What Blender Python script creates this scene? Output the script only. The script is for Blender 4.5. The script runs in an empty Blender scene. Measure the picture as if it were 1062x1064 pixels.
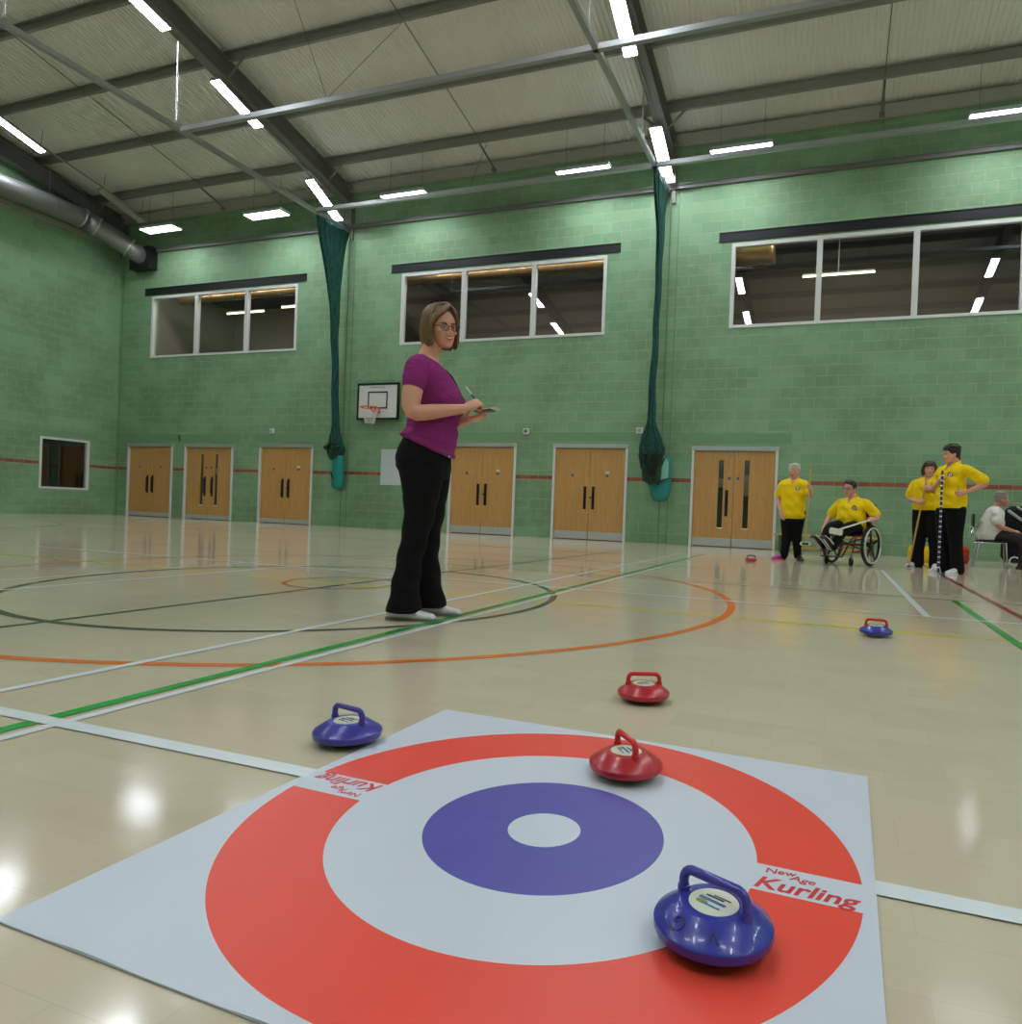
EXPOSURE = 2.1; LAMP = 15.5
FLOOR_A, FLOOR_B, FLOOR_C = (202, 187, 162), (194, 179, 154), (209, 194, 167)
MATW=(206, 210, 219)
import bpy, bmesh, math, random
from mathutils import Vector, Matrix
from mathutils.bvhtree import BVHTree
random.seed(7)
PI = math.pi
COL = bpy.context.scene.collection
R_ = math.radians
# ------------------------------------------------------------------ camera
FPX, CX, CY, YAW, PITCH, ROLL, EYE = 718.998, 610.03, 536.94, .340930, -.0074078, .0389166, .6454
def cam_axes():
    cy, sy, cp, sp = math.cos(YAW), math.sin(YAW), math.cos(PITCH), math.sin(PITCH)
    F = Vector((-sy*cp, cy*cp, sp)); R0 = Vector((cy, sy, 0)); U0 = R0.cross(F)
    return math.cos(ROLL)*R0+math.sin(ROLL)*U0, -math.sin(ROLL)*R0+math.cos(ROLL)*U0, F
CR, CU, CF = cam_axes()
def ray(u, v): return CR*((u-CX)/FPX)+CU*((CY-v)/FPX)+CF
def floor_at(u, v, z=0):
    d = ray(u, v); t = (z-EYE)/d.z; return Vector((d.x*t, d.y*t, z))
def side_at(u, v, x):
    d = ray(u, v); t = x/d.x; return Vector((x, d.y*t, EYE+d.z*t))
cam = bpy.data.cameras.new('camera'); camo = bpy.data.objects.new('camera', cam); COL.objects.link(camo)
camo.matrix_world = Matrix((( CR.x, CU.x, -CF.x, 0), (CR.y, CU.y, -CF.y, 0), (CR.z, CU.z, -CF.z, EYE), (0, 0, 0, 1)))
cam.sensor_fit = 'HORIZONTAL'; cam.sensor_width = 36; cam.lens = FPX/1062*36
cam.shift_x = -(CX-531)/1062; cam.shift_y = (CY-532)/1062; cam.clip_start = .05; cam.clip_end = 200
S = bpy.context.scene; S.camera = camo
S.view_settings.view_transform = 'Standard'; S.view_settings.look = 'None'; S.view_settings.gamma = 1
S.view_settings.exposure = EXPOSURE
S.cycles.use_denoising = True; S.cycles.max_bounces = 8; S.cycles.diffuse_bounces = 4; S.cycles.glossy_bounces = 4
S.cycles.transparent_max_bounces = 12; S.cycles.sample_clamp_indirect = 8
w = bpy.data.worlds.new('world'); S.world = w; w.use_nodes = True
w.node_tree.nodes['Background'].inputs[0].default_value = (.5, .55, .6, 1); w.node_tree.nodes['Background'].inputs[1].default_value = .02

# ------------------------------------------------------------------ materials
def lin(c):
    return tuple(((x/255)/12.92 if x/255 <= .04045 else ((x/255+.055)/1.055)**2.4) for x in c)
def mat(name, rgb, rough=.5, metal=0, noise=0, scale=8, spec=.5, bump=0, coat=0, rgb2=None, sheen=0):
    m = bpy.data.materials.new(name); m.use_nodes = True; nt = m.node_tree; b = nt.nodes['Principled BSDF']
    c = lin(rgb); b.inputs['Roughness'].default_value = rough; b.inputs['Metallic'].default_value = metal
    b.inputs['Specular IOR Level'].default_value = spec; b.inputs['Coat Weight'].default_value = coat
    b.inputs['Base Color'].default_value = (*c, 1)
    if sheen: b.inputs['Sheen Weight'].default_value = sheen
    tc = nt.nodes.new('ShaderNodeTexCoord'); n = nt.nodes.new('ShaderNodeTexNoise'); n.inputs['Scale'].default_value = scale; n.inputs['Detail'].default_value = 5
    nt.links.new(tc.outputs['Object'], n.inputs['Vector'])
    c2 = lin(rgb2) if rgb2 else tuple(x*(1-noise) for x in c)
    mx = nt.nodes.new('ShaderNodeMix'); mx.data_type = 'RGBA'
    mx.inputs[6].default_value = (*[min(1, x*(1+noise*.5)) for x in c], 1) if not rgb2 else (*c, 1); mx.inputs[7].default_value = (*c2, 1)
    nt.links.new(n.outputs['Fac'], mx.inputs[0]); nt.links.new(mx.outputs[2], b.inputs['Base Color'])
    if bump:
        bp = nt.nodes.new('ShaderNodeBump'); bp.inputs['Strength'].default_value = bump; bp.inputs['Distance'].default_value = .01
        nt.links.new(n.outputs['Fac'], bp.inputs['Height']); nt.links.new(bp.outputs[0], b.inputs['Normal'])
    return m
def emat(name, rgb, s):
    m = bpy.data.materials.new(name); m.use_nodes = True; nt = m.node_tree; b = nt.nodes['Principled BSDF']
    b.inputs['Base Color'].default_value = (.8, .8, .8, 1)
    b.inputs['Emission Color'].default_value = (*lin(rgb), 1); b.inputs['Emission Strength'].default_value = s
    return m
class G:   # tiny node-graph helper
    def __init__(s, name):
        s.m = bpy.data.materials.new(name); s.m.use_nodes = True; s.nt = s.m.node_tree; s.b = s.nt.nodes['Principled BSDF']
    def n(s, t, **k):
        x = s.nt.nodes.new('ShaderNode'+t)
        for a, v in k.items(): setattr(x, a, v)
        return x
    def l(s, a, b): s.nt.links.new(a, b)
    def math(s, op, a, b=None, c=None):
        x = s.n('Math', operation=op)
        for i, v in enumerate((a, b, c)):
            if v is None: continue
            if isinstance(v, (int, float)): x.inputs[i].default_value = v
            else: s.l(v, x.inputs[i])
        return x.outputs[0]
    def mix(s, f, a, b, bt='MIX'):
        x = s.n('Mix', data_type='RGBA', blend_type=bt)
        for i, v in ((0, f), (6, a), (7, b)):
            if isinstance(v, (int, float)): x.inputs[i].default_value = v
            elif isinstance(v, tuple): x.inputs[i].default_value = (*v, 1)
            else: s.l(v, x.inputs[i])
        return x.outputs[2]

def block_material(name, axis):
    g = G(name); pos = g.n('NewGeometry').outputs['Position']; sep = g.n('SeparateXYZ'); g.l(pos, sep.inputs[0])
    u = sep.outputs[axis]; z = sep.outputs[2]
    cmb = g.n('CombineXYZ'); g.l(u, cmb.inputs[0]); g.l(z, cmb.inputs[1])
    wob = g.n('TexNoise'); wob.inputs['Scale'].default_value = 3; g.l(pos, wob.inputs['Vector'])
    br = g.n('TexBrick'); br.inputs['Scale'].default_value = 1; br.inputs['Brick Width'].default_value = .45; br.inputs['Row Height'].default_value = .225
    br.inputs['Mortar Size'].default_value = .008; br.inputs['Mortar Smooth'].default_value = .3; br.inputs['Bias'].default_value = 0
    br.inputs['Color1'].default_value = (0, 0, 0, 1); br.inputs['Color2'].default_value = (1, 1, 1, 1); br.inputs['Mortar'].default_value = (.5, .5, .5, 1)
    g.l(cmb.outputs[0], br.inputs['Vector'])
    n1 = g.n('TexNoise'); n1.inputs['Scale'].default_value = .9; n1.inputs['Detail'].default_value = 4; g.l(pos, n1.inputs['Vector'])
    n2 = g.n('TexNoise'); n2.inputs['Scale'].default_value = 7; n2.inputs['Detail'].default_value = 6; g.l(pos, n2.inputs['Vector'])
    base = g.mix(br.outputs['Color'], lin(GREEN_A), lin(GREEN_B))
    st = g.n('ValToRGB'); st.color_ramp.elements[0].position = .42; st.color_ramp.elements[1].position = .62
    g.l(n1.outputs['Fac'], st.inputs[0])
    base = g.mix(g.math('MULTIPLY', st.outputs[0], .7), base, lin(GREEN_C))
    st2 = g.n('ValToRGB'); st2.color_ramp.elements[0].position = .45; st2.color_ramp.elements[1].position = .75; g.l(n2.outputs['Fac'], st2.inputs[0])
    base = g.mix(g.math('MULTIPLY', st2.outputs[0], .45), base, lin(GREEN_D))
    mort = g.math('MULTIPLY', br.outputs['Fac'], g.math('MULTIPLY_ADD', n2.outputs['Fac'], .8, .25))
    base = g.mix(mort, base, lin(MORTAR))
    # the course of red facing bricks
    b2 = g.n('TexBrick'); b2.inputs['Scale'].default_value = 1; b2.inputs['Brick Width'].default_value = .225; b2.inputs['Row Height'].default_value = .5
    b2.inputs['Mortar Size'].default_value = .006; b2.offset = 0
    b2.inputs['Color1'].default_value = (*lin((165, 92, 68)), 1); b2.inputs['Color2'].default_value = (*lin((135, 70, 52)), 1); b2.inputs['Mortar'].default_value = (*lin((140, 135, 105)), 1)
    g.l(cmb.outputs[0], b2.inputs['Vector'])
    band = g.math('LESS_THAN', g.math('ABSOLUTE', g.math('SUBTRACT', z, 1.405)), .042)
    col = g.mix(band, base, b2.outputs['Color'])
    g.l(col, g.b.inputs['Base Color']); g.b.inputs['Roughness'].default_value = .62; g.b.inputs['Specular IOR Level'].default_value = .35
    bp = g.n('Bump'); bp.inputs['Strength'].default_value = .5; bp.inputs['Distance'].default_value = .006
    h = g.math('SUBTRACT', g.math('MULTIPLY', n2.outputs['Fac'], .3), br.outputs['Fac']); g.l(h, bp.inputs['Height']); g.l(bp.outputs[0], g.b.inputs['Normal'])
    return g.m
GREEN_A, GREEN_B, GREEN_C, GREEN_D, MORTAR = (118, 157, 120), (132, 168, 131), (111, 137, 103), (143, 164, 128), (163, 171, 130)
M = {}
M['wall_y'] = block_material('painted_blockwork_back', 0); M['wall_x'] = block_material('painted_blockwork_side', 1)
M['lintel_paint'] = mat('painted_lintel', (114, 152, 112), .6, noise=.12)
M['joint'] = mat('joint_sealant', (96, 128, 100), .7, noise=.1)
M['steel'] = mat('grey_painted_steel', (116, 115, 111), .45, noise=.12, scale=3, spec=.4)
M['purlin'] = mat('galvanised_purlin', (150, 147, 141), .42, .3, noise=.15, scale=4)
M['galv'] = mat('galvanised_metal', (150, 152, 150), .5, .7, noise=.18, scale=14)
M['alu'] = mat('aluminium_rail', (172, 174, 174), .35, .6, noise=.08)
M['zinc'] = mat('brushed_steel', (196, 196, 194), .32, .7, noise=.08, scale=30)
M['white'] = mat('white_paint', (214, 214, 210), .35, noise=.04)
M['offwhite'] = mat('eaves_sheet', (168, 166, 156), .5, noise=.06)
M['housing'] = mat('lamp_housing', (170, 172, 172), .35, noise=.03)
M['lamp2'] = emat('lit_diffuser_wall_row', (238, 246, 255), LAMP*.48)
M['unlit'] = mat('unlit_diffuser', (176, 176, 162), .4, noise=.04)
M['lamp'] = emat('lit_diffuser', (238, 246, 255), LAMP)
M['dark'] = mat('dark_metal', (40, 40, 42), .4, .4, noise=.1)
M['black'] = mat('black_plastic', (22, 22, 24), .35, noise=.2)
M['blackrubber'] = mat('black_rubber', (24, 24, 25), .7, noise=.2)
M['chrome'] = mat('chrome', (200, 200, 205), .15, 1, noise=.03)
M['wire'] = mat('thin_wire', (84, 84, 80), .5, .3)
# corrugated liner sheet
g = G('corrugated_roof_sheet'); nn = g.n('TexNoise'); nn.inputs['Scale'].default_value = .7; nn.inputs['Detail'].default_value = 6
g.l(g.n('NewGeometry').outputs['Position'], nn.inputs['Vector'])
g.l(g.mix(nn.outputs['Fac'], lin((238, 238, 232)), lin((218, 218, 210))), g.b.inputs['Base Color']); g.b.inputs['Roughness'].default_value = .55
M['roof'] = g.m
# wooden door
def wood(name, a, b, sc=1.0, rough=.35):
    g = G(name); tc = g.n('TexCoord'); mp = g.n('Mapping'); mp.inputs['Scale'].default_value = (9*sc, 9*sc, .7*sc); g.l(tc.outputs['Object'], mp.inputs[0])
    n = g.n('TexNoise'); n.inputs['Scale'].default_value = 3; n.inputs['Detail'].default_value = 8; n.inputs['Distortion'].default_value = .6; g.l(mp.outputs[0], n.inputs['Vector'])
    cr = g.n('ValToRGB'); cr.color_ramp.elements[0].position = .3; cr.color_ramp.elements[1].position = .72
    cr.color_ramp.elements[0].color = (*lin(a), 1); cr.color_ramp.elements[1].color = (*lin(b), 1)
    g.l(n.outputs['Fac'], cr.inputs[0]); g.l(cr.outputs[0], g.b.inputs['Base Color']); g.b.inputs['Roughness'].default_value = rough
    return g.m
M['door'] = wood('oak_veneer', (202, 154, 94), (186, 136, 76)); M['bench'] = wood('varnished_pine', (214, 178, 98), (190, 150, 74))
# floor
g = G('sports_floor'); pos = g.n('NewGeometry').outputs['Position']
br = g.n('TexBrick'); br.inputs['Scale'].default_value = 1; br.inputs['Brick Width'].default_value = .30; br.inputs['Row Height'].default_value = .15; br.inputs['Mortar Size'].default_value = .0012
br.inputs['Color1'].default_value = (0, 0, 0, 1); br.inputs['Color2'].default_value = (1, 1, 1, 1); br.inputs['Mortar'].default_value = (.4, .4, .4, 1); br.inputs['Bias'].default_value = -.1
g.l(pos, br.inputs['Vector'])
n1 = g.n('TexNoise'); n1.inputs['Scale'].default_value = 5; n1.inputs['Detail'].default_value = 8; n1.inputs['Distortion'].default_value = .5; mp = g.n('Mapping'); mp.inputs['Scale'].default_value = (1, 3.2, 1); g.l(pos, mp.inputs[0]); g.l(mp.outputs[0], n1.inputs['Vector'])
n3 = g.n('TexNoise'); n3.inputs['Scale'].default_value = .8; n3.inputs['Detail'].default_value = 3; g.l(pos, n3.inputs['Vector'])
c = g.mix(br.outputs['Color'], lin(FLOOR_A), lin(FLOOR_B))
c = g.mix(g.math('MULTIPLY', n1.outputs['Fac'], .7), c, lin(FLOOR_C))
c = g.mix(g.math('MULTIPLY', br.outputs['Fac'], .10), c, lin((130, 120, 100)))
g.l(c, g.b.inputs['Base Color'])
g.l(g.math('MULTIPLY_ADD', n3.outputs['Fac'], .07, .075), g.b.inputs['Roughness']); g.b.inputs['Specular IOR Level'].default_value = .62
bp = g.n('Bump'); bp.inputs['Strength'].default_value = .025; bp.inputs['Distance'].default_value = .01; g.l(n1.outputs['Fac'], bp.inputs['Height']); g.l(bp.outputs[0], g.b.inputs['Normal'])
M['floor'] = g.m
def paint(name, rgb): 
    return mat(name, rgb, .17, noise=.06, scale=5)
for k, c in dict(white=(222, 226, 228), green=(30, 158, 60), yellow=(214, 200, 60), orange=(226, 110, 44), dark=(66, 68, 60), darkgreen=(92, 118, 92), red=(150, 46, 40), rust=(188, 104, 62)).items():
    M['line_'+k] = paint('floor_paint_'+k, c)
# glass
def glass(name, refl, tint=(1, 1, 1)):
    m = bpy.data.materials.new(name); m.use_nodes = True; nt = m.node_tree; nt.nodes.remove(nt.nodes['Principled BSDF'])
    out = nt.nodes['Material Output']; mx = nt.nodes.new('ShaderNodeMixShader'); tr = nt.nodes.new('ShaderNodeBsdfTransparent'); gl = nt.nodes.new('ShaderNodeBsdfGlossy')
    tr.inputs[0].default_value = (*tint, 1); gl.inputs['Roughness'].default_value = .01; gl.inputs[0].default_value = (.95, .97, 1, 1)
    ge = nt.nodes.new('ShaderNodeNewGeometry'); dt = nt.nodes.new('ShaderNodeVectorMath'); dt.operation = 'DOT_PRODUCT'; nt.links.new(ge.outputs['Normal'], dt.inputs[0]); nt.links.new(ge.outputs['Incoming'], dt.inputs[1])
    def mth(op, a, b):
        x = nt.nodes.new('ShaderNodeMath'); x.operation = op
        for i, v in enumerate((a, b)):
            if isinstance(v, (int, float)): x.inputs[i].default_value = v
            else: nt.links.new(v, x.inputs[i])
        return x
    fr = mth('MULTIPLY_ADD', mth('POWER', mth('SUBTRACT', 1, mth('ABSOLUTE', dt.outputs['Value'], 0).outputs[0]).outputs[0], 5).outputs[0], .96); fr.inputs[2].default_value = .04
    mu = nt.nodes.new('ShaderNodeMath'); mu.operation = 'MULTIPLY'; mu.inputs[1].default_value = refl; mu.use_clamp = True
    nt.links.new(fr.outputs[0], mu.inputs[0]); nt.links.new(mu.outputs[0], mx.inputs[0]); nt.links.new(tr.outputs[0], mx.inputs[1]); nt.links.new(gl.outputs[0], mx.inputs[2]); nt.links.new(mx.outputs[0], out.inputs[0])
    return m
M['glass'] = glass('window_glass', 1.9, (.88, .88, .88)); M['lens'] = glass('spectacle_lens', 1.5, (.93, .95, .97))

# ------------------------------------------------------------------ mesh helpers
def link(name, me, m=None, parent=None):
    o = bpy.data.objects.new(name, me); COL.objects.link(o)
    if m is not None:
        for x in (m if isinstance(m, (list, tuple)) else [m]): me.materials.append(x)
    if parent is not None: o.parent = parent
    return o
def obj(name, bm, m=None, parent=None, smooth=False, loc=None):
    me = bpy.data.meshes.new(name); bmesh.ops.recalc_face_normals(bm, faces=bm.faces); bm.to_mesh(me); bm.free()
    if smooth:
        for p in me.polygons: p.use_smooth = True
        if smooth != 'all': me.set_sharp_from_angle(angle=R_(40))
    o = link(name, me, m, parent)
    if loc is not None: o.location = loc
    return o
def raw(name, bm, m=None, parent=None):
    me = bpy.data.meshes.new(name); bm.to_mesh(me); bm.free(); return link(name, me, m, parent)
def tag(o, label=None, cat=None, group=None, kind=None):
    if label: o['label'] = label
    if cat: o['category'] = cat
    if group: o['group'] = group
    if kind: o['kind'] = kind
    return o
def thing(name, label, cat, loc=(0, 0, 0), rotz=0, group=None):
    o = bpy.data.objects.new(name, None); COL.objects.link(o); o.location = loc; o.rotation_euler = (0, 0, rotz); o.empty_display_size = .1
    return tag(o, label, cat, group)
def box(bm, x0, x1, y0, y1, z0, z1, mi=0, bev=0):
    vs = [bm.verts.new((x, y, z)) for z in (z0, z1) for x, y in ((x0, y0), (x1, y0), (x1, y1), (x0, y1))]
    fs = [bm.faces.new([vs[i] for i in f]) for f in ((3, 2, 1, 0), (4, 5, 6, 7), (0, 1, 5, 4), (1, 2, 6, 5), (2, 3, 7, 6), (3, 0, 4, 7))]
    for f in fs: f.material_index = mi
    if bev: bmesh.ops.bevel(bm, geom=list({e for f in fs for e in f.edges}), offset=bev, segments=2, affect='EDGES')
    return vs
def frame_of(d):
    d = Vector(d).normalized(); a = Vector((0, 0, 1)) if abs(d.z) < .9 else Vector((1, 0, 0))
    x = d.cross(a).normalized(); return d, x, d.cross(x).normalized()
def tube(bm, pts, r, n=10, caps=True, round_=False, closed=False, flat=None, ref=None):
    """swept tube; r number or list; flat=(ax, factor) squashes"""
    pts = [Vector(p) for p in pts]; k = len(pts); rs = r if isinstance(r, (list, tuple)) else [r]*k
    if round_:
        a, b = (pts[0]-pts[1]).normalized(), (pts[-1]-pts[-2]).normalized()
        P, Q = [], []
        for t in (80, 55, 28): P.append(pts[0]+a*rs[0]*math.sin(R_(t))); Q.append(rs[0]*math.cos(R_(t)))
        P += pts; Q += list(rs)
        for t in (28, 55, 80): P.append(pts[-1]+b*rs[-1]*math.sin(R_(t))); Q.append(rs[-1]*math.cos(R_(t)))
        pts, rs, k = P, Q, len(P)
    rings = []; px = None
    for i, p in enumerate(pts):
        if closed: t = (pts[(i+1) % k]-pts[i-1]).normalized()
        elif i == 0: t = (pts[1]-p).normalized()
        elif i == k-1: t = (p-pts[i-1]).normalized()
        else: t = ((pts[i+1]-p).normalized()+(p-pts[i-1]).normalized()).normalized()
        if px is None:
            if ref is not None: px = (Vector(ref)-t*Vector(ref).dot(t)).normalized()
            else: px = frame_of(t)[1]
        else: px = (px-t*px.dot(t)).normalized()
        py = t.cross(px)
        f = flat or (1, 1)
        rings.append([bm.verts.new(p+px*math.cos(2*PI*j/n)*rs[i]*f[0]+py*math.sin(2*PI*j/n)*rs[i]*f[1]) for j in range(n)])
    for i in range(k if closed else k-1):
        A, B = rings[i], rings[(i+1) % k]
        for j in range(n): bm.faces.new((A[j], A[(j+1) % n], B[(j+1) % n], B[j]))
    if caps and not closed:
        bm.faces.new(rings[0][::-1]); bm.faces.new(rings[-1])
def ell(bm, c, r, rot=None, n=16, m=12):
    c = Vector(c); rot = rot or Matrix.Identity(3); r = (r, r, r) if isinstance(r, (int, float)) else r
    top = bm.verts.new(c+rot@Vector((0, 0, r[2]))); bot = bm.verts.new(c-rot@Vector((0, 0, r[2]))); rings = []
    for i in range(1, m):
        a = PI*i/m
        rings.append([bm.verts.new(c+rot@Vector((r[0]*math.sin(a)*math.cos(2*PI*j/n), r[1]*math.sin(a)*math.sin(2*PI*j/n), r[2]*math.cos(a)))) for j in range(n)])
    for j in range(n):
        bm.faces.new((top, rings[0][j], rings[0][(j+1) % n])); bm.faces.new((bot, rings[-1][(j+1) % n], rings[-1][j]))
    for i in range(m-2):
        for j in range(n): bm.faces.new((rings[i][j], rings[i+1][j], rings[i+1][(j+1) % n], rings[i][(j+1) % n]))
def loft(bm, st, n=28, M3=None, off=(0, 0, 0), rib=None):
    """st: (z, x_back, x_front, half_width[, y_centre]) ellipse sections, closed"""
    rings = []; off = Vector(off)
    for i, s in enumerate(st):
        z, xb, xf, w = s[:4]; yc = s[4] if len(s) > 4 else 0; cx, rx = (xb+xf)/2, (xf-xb)/2; ring = []
        for j in range(n):
            a = 2*PI*j/n; ca, sa = math.cos(a), math.sin(a); e = .88
            px = cx+rx*math.copysign(abs(ca)**e, ca); py = yc+w*math.copysign(abs(sa)**e, sa)
            if rib: k = rib(a, z); px = cx+(px-cx)*k; py = yc+(py-yc)*k
            v = Vector((px, py, z)); ring.append(bm.verts.new(off+(M3@v if M3 else v)))
        rings.append(ring)
    for A, B in zip(rings, rings[1:]):
        for j in range(n): bm.faces.new((A[j], A[(j+1) % n], B[(j+1) % n], B[j]))
    bm.faces.new(rings[0][::-1]); bm.faces.new(rings[-1])
def lathe(bm, prof, n=40, mi=None):
    rings = []
    for r, z in prof: rings.append([bm.verts.new((r*math.cos(2*PI*j/n), r*math.sin(2*PI*j/n), z)) for j in range(n)] if r > 1e-6 else [bm.verts.new((0, 0, z))])
    for i in range(len(rings)-1):
        A, B = rings[i], rings[i+1]
        for j in range(n):
            q = [A[j % len(A)], A[(j+1) % n % len(A)], B[(j+1) % n % len(B)], B[j % len(B)]]
            q = [v for k, v in enumerate(q) if v not in q[:k]]
            if len(q) > 2:
                f = bm.faces.new(q)
                if mi: f.material_index = mi[i]
def copy_tree(o, parent=None):
    c = o.copy(); COL.objects.link(c); c.parent = parent
    for ch in list(o.children): copy_tree(ch, c)
    return c

# ------------------------------------------------------------------ hall shell
D = 14.876; XL = -20.413; XR = 13.4; YF = -3.1; RY = 5.9; SL = .22; Z0 = 8.95
def roof_z(y): return Z0+SL*((D-y) if y > RY else (y-YF))
ridge = roof_z(RY)
def holed_wall(name, axis, plane, thick, u0, u1, v1, holes, material, top=None):
    """axis 'y': wall across y=plane facing -y; axis 'x': wall across x=plane facing +x"""
    us = sorted({u0, u1, *[h[0] for h in holes], *[h[1] for h in holes], *(top or [])}); vs = sorted({0, v1, *[h[2] for h in holes], *[h[3] for h in holes]})
    us = [u for u in us if u0 <= u <= u1]
    bm = bmesh.new(); cache = {}
    s = 1 if axis == 'y' else -1
    def V(u, v, d):
        zz = v
        if v == v1 and axis == 'x': zz = roof_z(u)+.05
        k = (round(u, 4), round(v, 4), d)
        if k not in cache: cache[k] = bm.verts.new((u, plane+s*d, zz) if axis == 'y' else (plane+s*d, u, zz))
        return cache[k]
    def hole(uc, vc): return any(h[0] < uc < h[1] and h[2] < vc < h[3] for h in holes)
    for a, b in zip(us, us[1:]):
        for c, d in zip(vs, vs[1:]):
            if hole((a+b)/2, (c+d)/2): continue
            bm.faces.new((V(a, c, 0), V(b, c, 0), V(b, d, 0), V(a, d, 0))); bm.faces.new((V(a, c, thick), V(a, d, thick), V(b, d, thick), V(b, c, thick)))
            um, vm = (a+b)/2, (c+d)/2; e = 1e-3
            for (p, q, uu, vv) in (((a, c), (a, d), a-e, vm), ((b, c), (b, d), b+e, vm), ((a, c), (b, c), um, c-e), ((a, d), (b, d), um, d+e)):
                if hole(uu, vv) or uu < u0 or uu > u1 or vv < 0 or vv > v1: bm.faces.new((V(*p, 0), V(*q, 0), V(*q, thick), V(*p, thick)))
    return tag(obj(name, bm, material), kind='structure')
DOORS = [(-19.88, -18.07, 2.15), (-17.61, -15.80, 2.14), (-14.87, -13.05, 2.15), (-8.91, -7.11, 2.20), (-6.16, -4.36, 2.19), (-2.92, -1.11, 2.15)]
WINS = [(-19.11, -13.75), (-10.48, -5.03), (-2.24, 3.21)]
holes = [(a, b, 0, h) for a, b, h in DOORS]+[(a, b, 4.665, 6.46) for a, b in WINS]+[(6.0, 11.4, 4.665, 6.46)]
holed_wall('wall_back', 'y', D, .22, XL-.22, XR+.2, 9.0, holes, M['wall_y'])
LW = (12.76, 14.10, .70, 2.13)
holed_wall('wall_left', 'x', XL, .22, YF-.2, D+.22, 9.0, [LW], M['wall_x'], [RY])
bm = bmesh.new(); box(bm, XL-.2, XR+.2, YF-.2, YF, 0, 9.0); tag(obj('wall_front', bm, M['wall_y']), kind='structure')
bm = bmesh.new(); vs = [(YF-.2, 0), (D+.2, 0), (D+.2, 8.9), (RY, ridge+.05), (YF-.2, 8.9)]
for x in (XR, XR+.2): bm.faces.new([bm.verts.new((x, y, z)) for y, z in vs])
bm.verts.ensure_lookup_table()
for i in range(5): bm.faces.new((bm.verts[i], bm.verts[(i+1) % 5], bm.verts[5+(i+1) % 5], bm.verts[5+i]))
tag(obj('wall_right', bm, M['wall_x']), kind='structure')
bm = bmesh.new(); box(bm, XL-.25, XR+.25, YF-.25, D+.25, -.2, 0); floor = tag(obj('floor', bm, M['floor']), kind='structure')
# corrugated roof lining, two slopes
bm = bmesh.new(); per = .10; rows = [(D+.15, roof_z(D)-.033), (RY, ridge), (YF-.15, roof_z(YF)-.033)]
prof = []; x = XL-.1
while x < XR+.1:
    prof += [(x, 0), (x+per*.45, 0), (x+per*.58, .022), (x+per*.87, .022)]; x += per
grid = [[bm.verts.new((px, y, z+dz)) for px, dz in prof] for y, z in rows]
for A, B in zip(grid, grid[1:]):
    for i in range(len(prof)-1): bm.faces.new((A[i], A[i+1], B[i+1], B[i]))
A = [bm.verts.new((XL-.1, y, z+.2)) for y, z in rows]; B = [bm.verts.new((XR+.1, y, z+.2)) for y, z in rows]
for i in (0, 1): bm.faces.new((A[i], A[i+1], B[i+1], B[i]))
tag(obj('ceiling', bm, M['roof']), kind='structure')

# roof steel
def ibeam(bm, p0, p1, depth, wid, tf=.018, tw=.012):
    """profile in (y-z plane perpendicular) extruded from p0 to p1, p = centre of the top flange"""
    p0, p1 = Vector(p0), Vector(p1); d = (p1-p0).normalized(); s = Vector((0, 0, 1)).cross(d).normalized(); up = d.cross(s)
    h = wid/2; P = [(-h, 0), (h, 0), (h, -tf), (tw, -tf), (tw, -depth+tf), (h, -depth+tf), (h, -depth), (-h, -depth), (-h, -depth+tf), (-tw, -depth+tf), (-tw, -tf), (-h, -tf)]
    A, B = [[bm.verts.new(p+s*a+up*b) for a, b in P] for p in (p0, p1)]
    for i in range(12): bm.faces.new((A[i], A[(i+1) % 12], B[(i+1) % 12], B[i]))
    bm.faces.new(A[::-1]); bm.faces.new(B)
RAFX = [(-20.22, .24, 'dark steel roof beam tight against the left end wall'), (-12.1, .24, 'dark steel roof beam sloping down to the left netting bundle'), (-3.6, .24, 'dark steel roof beam sloping down to the right netting bundle'), (4.9, .24, 'dark steel roof beam beyond the right edge of the photo'), (13.2, .24, 'dark steel roof beam against the right end wall')]
PD = .22
for x, wd, lab in RAFX:
    bm = bmesh.new()
    for y0, y1 in ((D-.02, RY), (YF+.02, RY)): ibeam(bm, (x, y0, roof_z(y0)-PD-.02), (x, y1, roof_z(y1)-PD-.02), .42, wd)
    box(bm, x-.11, x+.11, D-.16, D-.005, 7.84, 8.40)     # column head against the wall
    if -13 < x < 0: box(bm, x+.02, x+.10, D-.05, D-.003, 7.45, 7.8)
    tag(obj('roof_beam', bm, M['steel']), lab, kind='structure')
ys = [13.95, 12.42, 10.90, 9.40, 7.9, 6.45]; order = ['lowest', 'second lowest', 'third lowest', 'fourth lowest', 'fifth lowest', 'highest']
for side in (0, 1):
    for i, y in enumerate(ys):
        yy = y if side == 0 else YF+(D-y); sg = 1 if side == 0 else -1
        bm = bmesh.new(); z = roof_z(yy)-.025
        P = [(0, 0), (-.065*sg, 0), (-.065*sg, -.02), (-.008*sg, -.02), (-.008*sg, -.20), (-.065*sg, -.20), (-.065*sg, -.222), (0, -.222)]
        A, B = [[bm.verts.new((x, yy+a, z+b-abs(a)*SL*0)) for a, b in P] for x in (XL+.01, XR-.01)]
        for k in range(8): bm.faces.new((A[k], A[(k+1) % 8], B[(k+1) % 8], B[k]))
        bm.faces.new(A[::-1]); bm.faces.new(B)
        tag(obj('roof_purlin', bm, M['purlin']), f'{order[i]} grey purlin on the {"far" if side == 0 else "near"} roof slope', kind='structure')
bm = bmesh.new(); box(bm, XL, XR, D-.14, D-.01, 8.66, 8.90, bev=.01); tag(obj('trim_1', bm, M['offwhite']), 'pale eaves beam along the top of the back wall', kind='structure')
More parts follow.
